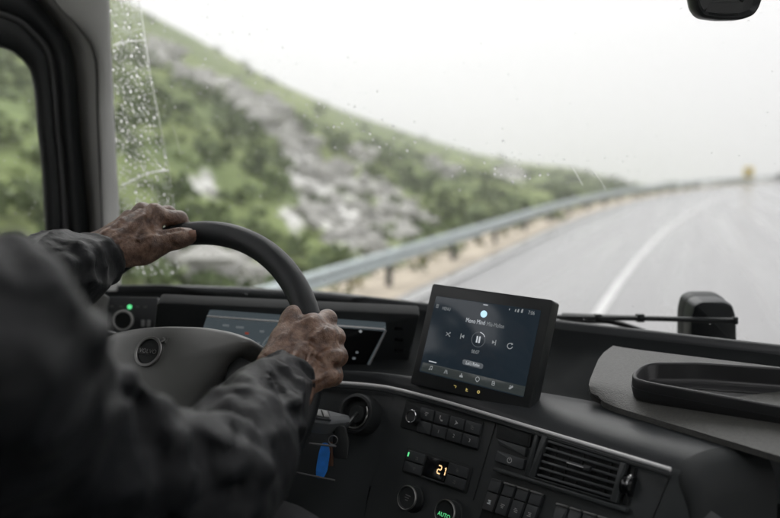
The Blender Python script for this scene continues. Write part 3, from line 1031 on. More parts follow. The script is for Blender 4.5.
# ---- radio panel
q = [fuv(*p) for p in ((407.5, 398.5), (484.5, 421), (478.5, 451), (400.5, 427))]
radio = rprism('radio_panel', FACE, q, -.004, .0025, M['dash_dark'], dash, .0015, .004)
k0 = fuv(411, 416.3, .014)
mk('knob', *lathe_vf(FACE, k0, [(.0095, .002), (.0095, .010), (.009, .013), (.0075, .014), (.0074, .0135)], 32), M['black'], radio)
mk('knob_ring', *lathe_vf(FACE, k0, [(.0092, .0128), (.0092, .0145), (.0085, .0152), (.0075, .0146), (.0074, .0132)], 36, False), M['chrome'], radio)
mk('knob_socket', *lathe_vf(FACE, fuv(418, 421, .003), [(.0135, .002), (.0135, .0032), (.012, .0036)], 28), M['dash_dark'], radio)
def bil(tl, tr, br, bl, a, b_):
    return (np.array(tl) * (1 - a) + np.array(tr) * a) * (1 - b_) + (np.array(bl) * (1 - a) + np.array(br) * a) * b_
RB = [fuv(*p) for p in ((423, 406.5), (484, 424.5), (479, 449), (418, 431.5))]
for r_ in range(2):
    for c_ in range(4):
        a0, a1 = c_ / 4 + .012, (c_ + 1) / 4 - .012
        b0, b1 = r_ / 2 + .03 + .03 * r_, (r_ + 1) / 2 - .03 + .03 * r_
        qq = [bil(*RB, a0, b0), bil(*RB, a1, b0), bil(*RB, a1, b1), bil(*RB, a0, b1)]
        bt = rprism('button', FACE, qq, .001, .0055, M['button'], radio, .0008, .0012)
        cc = np.mean(qq, axis=0)
        s_ = .0042
        if r_ == 0:
            if c_ == 0: flat_icon('mark', FACE, bars(cc, .0032, 1), .0058, M['print'], bt)
            elif c_ == 1: flat_icon('mark', FACE, [[cc + np.array(p) * s_ for p in ((-.8, .8), (-.3, .9), (-.2, .3), (-.45, .1), (.1, -.45), (.35, -.25), (.9, -.4), (.75, -.9), (.1, -.8), (-.7, .0))]], .0058, M['print'], bt)
            elif c_ == 2: flat_icon('mark', FACE, [[cc + np.array(p) * s_ for p in ((-.6, .8), (.8, 0), (-.6, -.8), (-.2, 0))]], .0058, M['print'], bt)
            else: flat_icon('mark', FACE, bars(cc, .0030, 2), .0058, M['print_dim'], bt)
        elif c_ > 0:
            text('mark', FACE, str(c_), cc, .0065, .0058, M['print'], bt)
# ---- climate panel
q = [fuv(*p) for p in ((408, 446.5), (473.5, 467), (467, 494), (402, 472))]
clim = rprism('climate_panel', FACE, q, -.004, .0022, M['dash_dark'], dash, .0015, .004)
CB = [fuv(*p) for p in ((409, 449), (472, 468.5), (466.5, 492), (403.5, 471))]
for (a0, a1, b0, b1) in ((.02, .31, .03, .47), (.02, .31, .53, .97), (.69, .98, .03, .47), (.69, .98, .53, .97)):
    qq = [bil(*CB, a0, b0), bil(*CB, a1, b0), bil(*CB, a1, b1), bil(*CB, a0, b1)]
    bt = rprism('button', FACE, qq, .001, .0048, M['button'], clim, .0008, .0012)
    cc = np.mean(qq, axis=0)
    if a0 < .5 and b0 < .5:
        rbox('indicator', FACE, bil(*CB, .05, .22), .0018, .0060, .004, .0056, M['lit_green'], bt, .0002, .0006)
        flat_icon('mark', FACE, bars(cc + np.array([.004, -.001]), .0024, 0), .0051, M['print_dim'], bt)
    elif a0 < .5: flat_icon('mark', FACE, bars(cc + np.array([.003, 0]), .0024, 1), .0051, M['print_dim'], bt)
    elif b0 < .5: flat_icon('mark', FACE, bars(cc, .0024, 2), .0051, M['print_dim'], bt)
    else: flat_icon('mark', FACE, bars(cc, .0024, 0), .0051, M['print_dim'], bt)
rprism('display_glass', FACE, [bil(*CB, .33, .03), bil(*CB, .67, .03), bil(*CB, .67, .90), bil(*CB, .33, .90)], .001, .0032, M['black_gloss'], clim, .0004, .001)
rprism('display_lip', FACE, [bil(*CB, .34, .93), bil(*CB, .70, .93), bil(*CB, .70, .985), bil(*CB, .34, .985)], .001, .0060, M['button'], clim, .0004, .0005)
# seven-segment style digits, 2 and 1
def seg_digit(c, w, h, segs, t=.0016):
    P7 = {'a': ((-w, h), (w, h)), 'g': ((-w, 0), (w, 0)), 'd': ((-w, -h), (w, -h)), 'f': ((-w, 0), (-w, h)), 'b': ((w, 0), (w, h)), 'e': ((-w, -h), (-w, 0)), 'c': ((w, -h), (w, 0))}
    out = []
    for s in segs:
        (x0, y0), (x1, y1) = P7[s]
        d = nrm((x1 - x0, y1 - y0)); n = np.array([-d[1], d[0]]) * t / 2
        a = c + np.array([x0, y0]) + d * t * .25; b_ = c + np.array([x1, y1]) - d * t * .25
        out.append([a - n, b_ - n, b_ + n, a + n])
    return out
dc = fmid((443, 471.5)) 
flat_icon('digit', FACE, seg_digit(dc + np.array([-.0038, .001]), .0028, .0050, 'abged'), .0036, M['lit_orange'], clim)
flat_icon('digit', FACE, seg_digit(dc + np.array([.0056, .001]), .0008, .0050, 'bc') + [[dc + np.array(p) for p in ((.0040, .0046), (.0064, .0068), (.0064, .0052), (.0050, .0040))]], .0036, M['lit_orange'], clim)
for nm, (kx, ky), rr in (('temperature_knob', (408.5, 498), .0165), ('fan_knob', (446.5, 512.5), .0165)):
    c = fuv(kx, ky, .012)
    kn = mk(nm, *lathe_vf(FACE, c, [(rr * 1.08, -.002), (rr * 1.06, .003), (rr * .98, .004), (rr * .97, .014), (rr * .90, .0165), (rr * .83, .0160), (rr * .78, .0145), (rr * .5, .0142)], 44), M['dash_dark'], dash)
    mk('knob_ring', *lathe_vf(FACE, c, [(rr * .97, .0145), (rr * .96, .0162), (rr * .91, .0172), (rr * .87, .0168), (rr * .86, .0150)], 44, False), M['dim_metal'], kn)
    if nm == 'fan_knob':
        text('mark', FACE, 'AUTO', c + np.array([-.0005, -.004]), .0072, .0150, M['lit_green'], kn)
    else:
        flat_icon('mark', FACE, bars(c, .0050, 1), .0150, M['print_dim'], kn)
# ---- pocket and power button left of the vent
q = [fuv(*p) for p in ((499.5, 421), (534, 431.5), (531, 448), (497, 438))]
rprism('pocket', FACE, q, .0015, .0035, M['black'], dash, .0005, .002)
rprism('pocket_opening', FACE, [fuv(*p) for p in ((502, 424), (532, 433), (529.5, 444.5), (499.5, 435.5))], .0036, .0040, M['dash_dark'], dash, .0001, .001)
rprism('pocket_lip', FACE, [fuv(*p, .004) for p in ((498, 439), (527, 448), (525.5, 457), (499, 444))], .001, .0060, M['dash_face'], dash, .001, .002)
pb = rprism('power_button', FACE, [fuv(*p, .004) for p in ((497.5, 450.5), (525.5, 459.5), (523, 470), (495, 461))], .001, .0055, M['button'], dash, .001, .0015)
pc = fuv(509.5, 460.3, .0056)
flat_icon('mark', FACE, [[pc + .0036 * np.array((math.cos(t), math.sin(t))) * k for t, k in [(a, 1) for a in np.linspace(2.1, 7.4, 14)] + [(a, .72) for a in np.linspace(7.4, 2.1, 14)]],
                         [pc + np.array(p) for p in ((-.0005, 0), (.0005, 0), (.0005, .0040), (-.0005, .0040))]], .0058, M['print'], pb)
rprism('divider', FACE, [fuv(*p, .006) for p in ((536.5, 431), (540.5, 432), (529.5, 477), (524, 475.5))], .001, .008, M['dash_face'], dash, .001, .001)
rprism('ledge', FACE, [fuv(*p, .006) for p in ((494.5, 466.5), (628, 508), (626.5, 513), (493, 470.5))], .001, .009, M['dash_face'], dash, .0015, .002)
# ---- air vent: housing, slats, vane, tab and thumb wheel
VQ = [fuv(*p, .002) for p in ((543, 434), (625.5, 459.5), (614, 502.5), (529, 477))]
vent = rprism('air_vent', FACE, VQ, -.002, .0012, M['dash_dark'], dash, .0005, .002)
VU = [fuv(*p, .007) for p in ((543, 434), (625.5, 459.5), (614, 502.5), (529, 477))]
def bar(name, a0, b0, a1, b1, h, n0, n1, m, parent):
    c = [bil(*VU, a0, b0 - h), bil(*VU, a1, b1 - h), bil(*VU, a1, b1 + h), bil(*VU, a0, b0 + h)]
    return rprism(name, FACE, c, n0, n1, m, parent, .0006, .0006, 2)
for i in range(6):
    b_ = .12 + .155 * i
    bar('slat', .09, b_, .975, b_, .030, .003, .0085, M['button'], vent)
for i in range(5):
    a_ = .2 + .16 * i
    rprism('vane', FACE, [bil(*VU, a_, .06), bil(*VU, a_ + .012, .06), bil(*VU, a_ + .012, .95), bil(*VU, a_, .95)], .0013, .0028, M['black'], vent, .0002, .0003, 2)
for nm, cor in (('vent_frame', ((0, 0, 1, .035)),), ('vent_frame', ((0, .965, 1, 1)),), ('vent_frame', ((.0, 0, .075, 1)),), ('vent_frame', ((.96, 0, 1.03, 1)),)):
    a0, b0, a1, b1 = cor
    rprism(nm, FACE, [bil(*VU, a0, b0), bil(*VU, a1, b0), bil(*VU, a1, b1), bil(*VU, a0, b1)], .0012, .0095, M['dash_face'], vent, .001, .001, 2)
bar('tab', .405, .45, .60, .45, .012, .009, .0135, M['silver'], vent)
bar('tab_body', .60, .44, .68, .44, .060, .009, .012, M['black'], vent)
wp = rprism('wheel_slot', FACE, [fuv(*p, .002) for p in ((630.5, 461), (637.5, 463), (628.5, 505), (622, 503))], .001, .0025, M['black'], dash, .0004, .002)
wc = fuv(628.5, 485.5, .008)
pw = Plane(FACE.pt(wc[0] - .0035, wc[1], .002), FACE.n, FACE.v)
tw = mk('thumb_wheel', *lathe_vf(pw, (0, 0), [(.0100, -.0075), (.0115, -.006), (.0105, -.0035), (.0115, 0), (.0105, .0035), (.0100, .005)], 30), M['black_gloss'], dash)
mk('wheel_ring', *lathe_vf(Plane(FACE.pt(wc[0] - .001, wc[1] + .001, .0), FACE.n, FACE.v), (0, 0), [(.0118, -.0020), (.0126, -.001), (.0126, .001), (.0118, .0020)], 30, False), M['chrome'], tw)
# ---- rocker switches
SW = [fuv(*p, .004) for p in ((491.5, 478.5), (544.5, 495), (530, 541), (476, 524))]
for i in range(4):
    a0, a1 = i / 4 + .012, (i + 1) / 4 - .012
    sw = rprism('rocker_switch', FACE, [bil(*SW, a0, .0), bil(*SW, a1, .0), bil(*SW, a1, 1), bil(*SW, a0, 1)], .001, .003, M['dash_dark'], dash, .0004, .0008, 2)
    rprism('switch_cap', FACE, [bil(*SW, a0 + .01, .02), bil(*SW, a1 - .01, .02), bil(*SW, a1 - .01, .26), bil(*SW, a0 + .01, .26)], .002, .0055 if i else .0075, M['button'], sw, .0008, .001, 2)
    rprism('switch_edge', FACE, [bil(*SW, a0 + .01, -.015), bil(*SW, a1 - .01, -.015), bil(*SW, a1 - .01, .02), bil(*SW, a0 + .01, .02)], .002, .0080, M['button_grey'] if i == 0 else M['hub'], sw, .0004, .0004, 2)
    rprism('switch_face', FACE, [bil(*SW, a0 + .01, .28), bil(*SW, a1 - .01, .28), bil(*SW, a1 - .01, .66), bil(*SW, a0 + .01, .66)], .002, .0065, M['button_grey'] if i == 0 else M['button'], sw, .0008, .001, 2)
    flat_icon('mark', FACE, bars(bil(*SW, (a0 + a1) / 2, .48), .0030, i), .0068, M['lit_dim'] if i == 0 else M['print'], sw)
SW2 = [fuv(*p, .004) for p in ((556, 503), (612, 520), (600, 560), (544, 543))]
for i in range(4):
    a0, a1 = i / 4 + .012, (i + 1) / 4 - .012
    sw = rprism('rocker_switch', FACE, [bil(*SW2, a0, .0), bil(*SW2, a1, .0), bil(*SW2, a1, 1), bil(*SW2, a0, 1)], .001, .004, M['button'], dash, .0008, .0008, 2)
    rprism('switch_edge', FACE, [bil(*SW2, a0 + .01, -.015), bil(*SW2, a1 - .01, -.015), bil(*SW2, a1 - .01, .03), bil(*SW2, a0 + .01, .03)], .002, .0070, M['hub'], sw, .0004, .0004, 2)
# seams in the face panel
def seam(a, b_, r=.0009):
    pa, pb_ = [FACE.pt(*fuv(*p, .001), .0007) for p in (a, b_)]
    tube('seam', np.array([pa, (pa + pb_) / 2, pb_]), r, M['black'], dash, 6)
seam((496, 421), (473, 500)); seam((670.5, 474), (641, 545))

# ---- ignition lock with key slot and column stalk on the curved part of the face
lockP = P(360, 411, 1.085)
vd = nrm(CAM - lockP)
lpl = Plane(lockP + np.array([.0, -.012, -.0]), (.98, -.12, 0), (0, .40, .9))
lock = mk('ignition_lock', *lathe_vf(lpl, (0, 0), [(.0290, -.06), (.0285, .001), (.0270, .005), (.0235, .006), (.0215, .003), (.0210, -.004), (.012, -.004)], 40), M['black'], dash)
mk('lock_barrel', *lathe_vf(lpl, (.002, -.001), [(.0125, -.01), (.0120, .004), (.0110, .005), (.0095, .0045)], 28), M['dash_dark'], lock)
tube('lock_ring', [lpl.pt(.0205 * math.cos(t), .0205 * math.sin(t), .006) for t in np.linspace(-2.4, .6, 24)], .0012, M['dim_metal'], lock, 6)
for (xa, ya), (xb, yb) in (((296, 472.5), (335, 480.5)), ((309, 443.5), (336, 446.5))):
    tube('shelf_edge', np.array([P(xa, ya, .95), P((xa + xb) / 2, (ya + yb) / 2, .955), P(xb, yb, .96)]), .0013, M['button_grey'], dash, 6)

# ---- passenger side: grained pad, lower panel, moulded box
PADQ = [(604, 345.5), (589, 381), (594, 399), (746, 445), (790, 459), (880, 480), (1000, 400), (960, 372)]
def pad_z(px, py):
    # pad lies on the shelf between the windscreen edge and the roll
    xe = px
    e = yint(EDGE, px) + 9
    g = interp(px, CREST + [(800, 463), (1000, 520)])
    a = min(1.2, max(0, (py - e) / (g - e)))
    return a
V = []
padn, padm = 26, 12
for i in range(padn):
    for j in range(padm):
        a = i / (padn - 1); b_ = j / (padm - 1)
        xt_, yt_ = 604 + (960 - 604) * a, 345.5 + (389 - 345.5) * a
        xb_ = np.interp(a, [0, .04, .5, 1], [592, 600, 746, 960]); yb_ = np.interp(xb_, [592, 600, 746, 960], [399, 402.5, 446.0, 511])
        xm = np.interp(a, [0, .04, .5, 1], [588.5, 594, 700, 960]); ym = np.interp(a, [0, .04, .5, 1], [383, 384, 398, 445])
        if b_ < .5: x_, y_ = xt_ + (xm - xt_) * b_ * 2, yt_ + (ym - yt_) * b_ * 2
        else: x_, y_ = xm + (xb_ - xm) * (b_ - .5) * 2, ym + (yb_ - ym) * (b_ - .5) * 2
        lf = max(0, 1 - a / .12)                      # rounded corners on the driver's side
        if lf > 0:
            x_ += lf * lf * (9 * max(0, (b_ - .78) / .22) ** 2 + 9 * max(0, (.2 - b_) / .2) ** 2)
        V.append(on_z(x_, y_, 2.232 + (2.2015 - 2.232) * b_))
V2 = [p - np.array([0, 0, .007]) for p in V]
nn_ = len(V)
F = grid_faces(padn, padm) 
ring = [i * padm for i in range(padn)] + [(padn - 1) * padm + j for j in range(1, padm)] + [i * padm + padm - 1 for i in range(padn - 2, -1, -1)] + [j for j in range(padm - 2, 0, -1)]
F += [(ring[k], ring[k - 1], ring[k - 1] + nn_, ring[k] + nn_) for k in range(len(ring))]
mk('grained_pad', V + V2, F, M['pad'], dash, sharp=50)
V = []
for i in range(10):
    x = .30 + .82 * i / 9
    for y, z in ((1.36, 2.19), (1.262, 2.240), (1.235, 2.246), (1.215, 2.242), (1.20, 2.214), (1.05, 2.196), (.97, 2.190), (.935, 2.176), (.92, 2.15), (.915, 1.9)):
        V.append((x, y, z - .004))
mk('passenger_top', V, grid_faces(10, 10), M['dash'], dash, sharp=60)
# passenger lower panel set back, and a moulded grip
pp = Plane((0.55, 1.02, 1.95), (1, -.02, 0), (0, .18, 1))
mk('passenger_panel', *prism_vf(pp, [(-.5, -.5), (.62, -.5), (.62, .24), (-.5, .24)], -.05, 0, .02, .05), M['dash_dark'], dash)
gp = Plane(P(800, 540, .80), (.98, .18, 0), (0, .8, .6))
mk('moulded_bin', *prism_vf(gp, [(-.06, -.06), (.2, -.06), (.2, .043), (-.035, .043), (-.055, .02)], -.12, 0, .006, .012), M['tray'], dash)

# ---- instrument cluster
CPL, cq = plane_from_quad((207, 316), (386.5, 329), (364.5, 374), (190, 362), 1.17)
CQ = [CPL.uv(*p) for p in ((207, 316), (386.5, 329), (364.5, 374), (190, 366))]
clu = rprism('instrument_cluster', CPL, CQ, -.02, .0, M['cluster'], dash, .001, .003)
tube('cluster_edge', [CPL.pt(*(np.array(CQ[0]) * (1 - t) + np.array(CQ[1]) * t), .001) for t in np.linspace(0, .985, 12)] +
     [CPL.pt(*(np.array(CQ[1]) * (1 - t) + np.array(CQ[2]) * t), .001) for t in np.linspace(.03, .98, 8)], .0015, M['silver'], clu, 6)
rprism('dark_zone', CPL, [CPL.uv(*p) for p in ((338, 327.5), (384, 331), (363, 372), (330, 370))], .0002, .0008, M['black_gloss'], clu, .0002, .002)
mk('mark', *lathe_vf(CPL, CPL.uv(360.5, 331), [(.0024, .0008), (.0024, .0012)], 18), M['lit_dim'], clu)
def arc_q(c, r, t0, t1, w, n=22):
    ts = np.linspace(t0, t1, n)
    return [c + (r + w / 2) * np.array((math.cos(t), math.sin(t))) for t in ts] + [c + (r - w / 2) * np.array((math.cos(t), math.sin(t))) for t in ts[::-1]]
M['lit_faint'] = mat('lit_faint', (0.02, 0.02, 0.02), 0.4, emit=((0.6, 0.68, 0.72), 0.09))
gc_ = CPL.uv(285, 352)
flat_icon('gauge_arc', CPL, [arc_q(gc_, .036, .3, 2.9, .0022), arc_q(gc_, .030, .2, 2.2, .0008)], .0012, M['lit_faint'], clu)
for k_ in range(9):
    t = .35 + k_ * .31
    flat_icon('gauge_tick', CPL, [[gc_ + q_ for q_ in (np.array((math.cos(t), math.sin(t))) * .0335 + np.array((-math.sin(t), math.cos(t))) * .0004, np.array((math.cos(t), math.sin(t))) * .0335 - np.array((-math.sin(t), math.cos(t))) * .0004, np.array((math.cos(t), math.sin(t))) * .0300 - np.array((-math.sin(t), math.cos(t))) * .0004, np.array((math.cos(t), math.sin(t))) * .0300 + np.array((-math.sin(t), math.cos(t))) * .0004)]], .0013, M['lit_dim'], clu)
for (x, y, w, m_) in ((226, 325, .010, 'lit_faint'), (240, 327, .012, 'lit_faint'), (247, 333, .006, 'lit_red'), (262, 331, .007, 'lit_faint'), (258, 343, .006, 'lit_faint'), (357, 352, .004, 'lit_faint'), (354, 358, .005, 'lit_faint'), (346, 370, .004, 'lit_red')):
    rbox('mark', CPL, CPL.uv(x, y), w, .004, .001, .0012, M[m_], clu, .0001, .001)
# hood around the cluster: dark surround behind
HP = Plane(CPL.o - CPL.n * .03, CPL.u, CPL.v)
rprism('cluster_surround', HP, [HP.uv(*p) for p in ((158, 300), (420, 312), (404, 378), (150, 372))], -.02, .008, M['dash_dark'], dash, .004, .006)
for y in (323.5, 334.5, 345.5):
    c = HP.uv(399, y + 6, .012)
    rbox('vent_slot', HP, c, .013, .005, .008, .0095, M['black_gloss'], dash, .0003, .001)
M['panel_grey'] = mat('light_panel_plastic', (.10, .108, .113), .4, .5)
# ---- light switch panel at the far left
LPL = Plane(P(131, 312, 1.32), (math.cos(.42), math.sin(.42), 0), (0, .30, .95))
lp = rprism('light_panel', LPL, [LPL.uv(*p) for p in ((103, 296.5), (158, 297.5), (158, 331), (99, 331))], -.02, .002, M['panel_grey'], dash, .001, .003)
lc = LPL.uv(123, 320.5, .012)
kn = mk('light_knob', *lathe_vf(LPL, lc, [(.0185, .001), (.0175, .013), (.0150, .014), (.0145, .0125)], 36), M['black'], lp)
mk('knob_ring', *lathe_vf(LPL, lc, [(.0183, .011), (.0183, .0135), (.0168, .0150), (.0145, .0145), (.0142, .0125)], 36, False), mat('pale_ring', (.88, .88, .86), .4, .5), kn)
mk('indicator', *lathe_vf(LPL, LPL.uv(130, 307), [(.0042, .002), (.0040, .0030), (.003, .0034)], 20), M['lit_green'], lp)
for x in (112, 121.5, 138, 145.5):
    rbox('mark', LPL, LPL.uv(x, 306.5 + (x - 112) * .02), .006, .0035, .0021, .0026, M['print_dim'], lp, .0001, .001)
for x in (143.5, 149.5, 153.5):
    rbox('slider', LPL, LPL.uv(x, 323.5), .0055 if x < 152 else .003, .012, .002, .007, M['print'] if x < 152 else M['button_grey'], lp, .001, .0015)
rprism('corner_trim', Plane(P(88, 310, 1.30), (math.cos(.6), math.sin(.6), 0), (0, .5, .86)), [(-.10, -.06), (.022, -.06), (.034, .022), (.022, .03), (-.10, .03)], -.03, 0, M['hub'], dash, .003, .004)
dv = Plane(P(183, 313, 1.33), (math.cos(.3), math.sin(.3), 0), (0, .25, .97))
vf = rbox('side_vent', dv, (0, -.012), .075, .06, -.01, .0, M['dash_dark'], dash, .002, .005)
for i in range(3): rbox('slat', dv, (.004, .008 - .014 * i), .06, .004, -.001, .0035, M['black'], vf, .0005, .001)
tube('vent_edge', [dv.pt(-.008 + .006 * math.cos(t), -.012 + .02 * math.sin(t), .001) for t in np.linspace(1.6, 3.4, 10)], .0010, M['button_grey'], vf, 6)
# =================================================================== STEERING WHEEL
WO = np.array([-.63, .78, 2.22])
WP = Plane(WO, (1, 0, 0), (0, math.sin(math.radians(30)), math.cos(math.radians(30))))
WR, WT = .208, .0165
sw_ = thing('steering_wheel', WO - WP.n * .16, 'black leather truck steering wheel with a grey airbag hub', 'steering wheel')
V = []
na, nb = 120, 18
for i in range(na):
    a = 2 * math.pi * i / na
    c = WP.pt(WR * math.cos(a), WR * math.sin(a)); rd = WP.u * math.cos(a) + WP.v * math.sin(a)
    for j in range(nb):
        b_ = 2 * math.pi * j / nb
        V.append(c + rd * WT * 1.02 * math.cos(b_) + WP.n * WT * .98 * math.sin(b_))
F = [((i * nb + j), (i * nb + (j + 1) % nb), (((i + 1) % na) * nb + (j + 1) % nb), (((i + 1) % na) * nb + j)) for i in range(na) for j in range(nb)]
rim_o = mk('rim', V, F, M['rim'], sw_, sharp=None)
# stitched seam round the inner side of the rim
V = []
tube('seam', [WP.pt((WR - WT * .99) * math.cos(a), (WR - WT * .99) * math.sin(a), .002) for a in np.linspace(.2, 2 * math.pi + .2, 140)], .0006, M['dash_dark'], rim_o, 5)
# hub: domed cover built in rings
hub_px = [(91, 356), (97, 342), (112, 333), (135, 328), (165, 325.5), (205, 326.5), (236, 332), (254, 340), (245, 350), (227, 361), (210, 382), (192, 404), (170, 445), (110, 450), (90, 420), (84, 385)]
hub_uv = [WP.uv(*p, .012) for p in hub_px]
hp = round_poly(hub_uv, .02, 4)
area = 0.5 * np.sum(hp[:, 0] * np.roll(hp[:, 1], -1) - hp[:, 1] * np.roll(hp[:, 0], -1))
if area < 0: hp = hp[::-1]
hc = hp.mean(0)
V = []; nh_ = len(hp)
for sc_, h in ((.97, -.045), (1.0, -.02), (1.0, .004), (.985, .011), (.95, .016), (.88, .0195), (.75, .0225), (.5, .0245), (.2, .025)):
    for p in hp: V.append(WP.pt(*(hc + (p - hc) * sc_), h))
F = grid_faces(9, nh_, True); F.append(tuple(range(8 * nh_, 9 * nh_)))
hub = mk('airbag_cover', V, F, M['hub'], sw_, sharp=None)
# emblem on the hub: ring with arrow and name bar
HN = .0255
ec = WP.uv(148.5, 351.5, HN + .001)
er = .0205
V = []
ring = MB()
def ring_vf(c, r0, r1, n0, n1, n=48, sx=1.0, sy=1.0):
    V = []
    for r, h in ((r1, n0), (r1, n1 - .0006), (r1 - .0006, n1), (r0 + .0006, n1), (r0, n1 - .0006), (r0, n0)):
        for t in np.linspace(0, 2 * math.pi, n, endpoint=False):
            V.append(WP.pt(c[0] + r * sx * math.cos(t), c[1] + r * sy * math.sin(t), h))
    return V, grid_faces(6, n, True)
emb_plate = mk('emblem', *lathe_vf(WP, ec, [(er * .99, HN - .006), (er * .99, HN), (er * .96, HN + .0006), (er * .5, HN + .0008)], 44), M['black'], hub)
mk('emblem_ring', *ring_vf(ec, er * .80, er, HN - .004, HN + .0030), M['dim_metal'], emb_plate)
ad = nrm((.75, .66)); ap = np.array([-ad[1], ad[0]])
a0 = ec + ad * er * .98
mk('emblem_arrow', *prism_vf(WP, [a0 + ap * .0012, a0 - ap * .0012, a0 + ad * .006 - ap * .0012, a0 + ad * .005 - ap * .005, a0 + ad * .011, a0 + ad * .005 + ap * .005, a0 + ad * .006 + ap * .0012][::1], HN - .003, HN + .002, .0003, .0003, 1), M['dim_metal'], emb_plate)
rbox('emblem_bar', WP, ec, er * 1.75, .0085, HN, HN + .0022, M['black'], emb_plate, .0004, .0006)
text('emblem_name', WP, 'VOLVO', ec, .0082, HN + .0026, M['dim_metal'], emb_plate)
text('airbag_mark', WP, 'SRS', WP.uv(195.5, 355.5, .024), .0060, .0246, M['print_dim'], hub)
rbox('horn_mark', WP, WP.uv(107, 349, .022), .007, .0016, .0195, .0222, M['print_dim'], hub, .0002, .0004)
# spokes, buttons and column
for s in (1, -1):
    poly = [(.085 * s, -.075), (.090 * s, .045), (.125 * s, .03), (.165 * s, .012), (.200 * s, .018), (.203 * s, -.022), (.150 * s, -.05)]
    spk = rprism('spoke', WP, poly, -.022, .004, M['black'], sw_, .004, .01)
    for k_, (u_, v_) in enumerate(((.118, .012), (.118, -.012), (.140, 0), (.104, -.034))):
        bt = rbox('button', WP, (u_ * s, v_), .020, .018, .003, .009, M['button'], spk, .001, .003)
        rbox('mark', WP, (u_ * s, v_), .006, .002, .0088, .0093, M['print_dim'], bt, .0001, .0005)
mk('bottom_spoke', *prism_vf(WP, [(-.03, -.205), (.03, -.205), (.045, -.06), (-.045, -.06)], -.024, .0, .004, .01), M['black'], sw_)
cpl = Plane(WO - WP.n * .02, WP.u, WP.v)
mk('column', *lathe_vf(Plane(WO - WP.n * .34, WP.u, WP.v), (0, 0), [(.075, 0), (.07, .05), (.062, .2), (.060, .28), (.05, .30)], 36), M['dash_dark'], sw_)
# right-hand stalk with a button block
st0, st1 = P(292, 410, .98), P(350, 419, 1.03)
sx = nrm(st1 - st0); spn = nrm(nrm(CAM - st0) * .75 + np.array([0, 0, .9])); spv = np.cross(spn, sx)
SPL = Plane(st0, sx, spv)
L_ = np.linalg.norm(st1 - st0)
stk = rprism('stalk', SPL, [(-.02, -.020), (.052, -.019), (L_ - .004, -.010), (L_, .004), (.052, .008), (-.02, .010)], -.016, .004, M['panel_grey'], sw_, .004, .006)
sb = rbox('button', SPL, (.040, -.006), .026, .017, .003, .0075, M['button'], stk, .001, .002)
rbox('button', SPL, (.034, -.006), .009, .012, .007, .0090, M['hub'], stk, .0008, .001)
rbox('button', SPL, (.045, -.006), .009, .012, .007, .0090, M['hub'], stk, .0008, .001)
sl = rprism('stalk', Plane(P(92, 331, 1.12), nrm(P(60, 322, 1.16) - P(98, 333, 1.10)) * -1, (0, .3, 1)), [(-.09, -.007), (.05, -.010), (.05, .006), (-.09, .006)], -.012, .0, M['panel_grey'], sw_, .003, .004)

# =================================================================== TOUCHSCREEN
DPL, dq = plane_from_quad((432.5, 283.5), (553, 300), (530, 411), (409.7, 383.5), 1.02)
DQ = [DPL.uv(*p) for p in ((432.5, 283.5), (553, 300), (530, 411), (409.7, 383.5))]
dw = (np.linalg.norm(DQ[1] - DQ[0]) + np.linalg.norm(DQ[2] - DQ[3])) / 2
dh = (np.linalg.norm(DQ[3] - DQ[0]) + np.linalg.norm(DQ[2] - DQ[1])) / 2
dsp = thing('touchscreen', DPL.o - DPL.n * .03 - DPL.v * dh / 2, 'black touchscreen media display standing on the dashboard', 'display')
rprism('housing', DPL, DQ, -.024, 0, M['black'], dsp, .0016, .004, 5)
rprism('back_shell', DPL, [np.array(p) * .8 for p in DQ], -.05, -.0235, M['dash_dark'], dsp, .006, .01)
SCR = [DPL.uv(*p) for p in ((436.5, 296), (541.5, 310.5), (523.5, 397.5), (419.5, 371.5))]
scr = rprism('screen', DPL, SCR, .0002, .0008, M['screen'], dsp, .0002, .0015, 2)
def duv(x, y): return DPL.uv(x, y, .001)
SN = .0012
def bar_q(x0, y0, x1, y1, x2, y2, x3, y3, m, name, n0=.0008, n1=.0010, rc=.001):
    return rprism(name, DPL, [duv(x0, y0), duv(x1, y1), duv(x2, y2), duv(x3, y3)], n0, n1, m, scr, .0001, rc, 3)
bar_q(423, 362, 525.5, 386.5, 523.5, 396.5, 420.5, 370.5, M['screen_bar'], 'menu_bar')
text('title', DPL, 'Mono Mind', duv(475.5, 321.6), .0088, SN, M['lit_white'], scr, sx=.72)
text('title', DPL, '· Mila-Mollon', duv(494.5, 325.2), .0080, SN, M['lit_dim'], scr, sx=.68)
def text_at(s, x, y, size, m, nm='caption'): return text(nm, DPL, s, duv(x, y), size, SN, m, scr, sx=.75)
text_at('MENU', 446.5, 309, .0065, M['lit_dim'])
text_at('7:06', 531.5, 313, .0072, M['lit_dim'])
text_at('00:07', 475.3, 352, .0070, M['lit_dim'])
mk('album_disc', *lathe_vf(DPL, duv(483.8, 314), [(.0048, .0009), (.0048, .0012)], 28), M['lit_blue'], scr)
flat_icon('pull_tab', DPL, [[duv(483.5, 304.2), duv(488, 304.8), duv(487.9, 305.7), duv(483.4, 305.1)]], SN, M['lit_white'], scr)
flat_icon('home_mark', DPL, [[duv(437.5, 306) + np.array(p) * .001 for p in ((-2, y - .4), (2, y - .4), (2, y + .4), (-2, y + .4))] for y in (-2, 0, 2)], SN, M['lit_dim'], scr)
for x, y, w in ((509.5, 309.3, .8), (515.5, 310.4, 1.1), (518.2, 310.7, 1.4), (522, 310.9, 1.6)):
    flat_icon('status_mark', DPL, [[duv(x, y) + np.array(p) * .001 * w for p in ((-.8, -1.6), (.8, -1.6), (1.1, 1.6), (-.4, 1.4))]], SN, M['lit_dim'], scr)
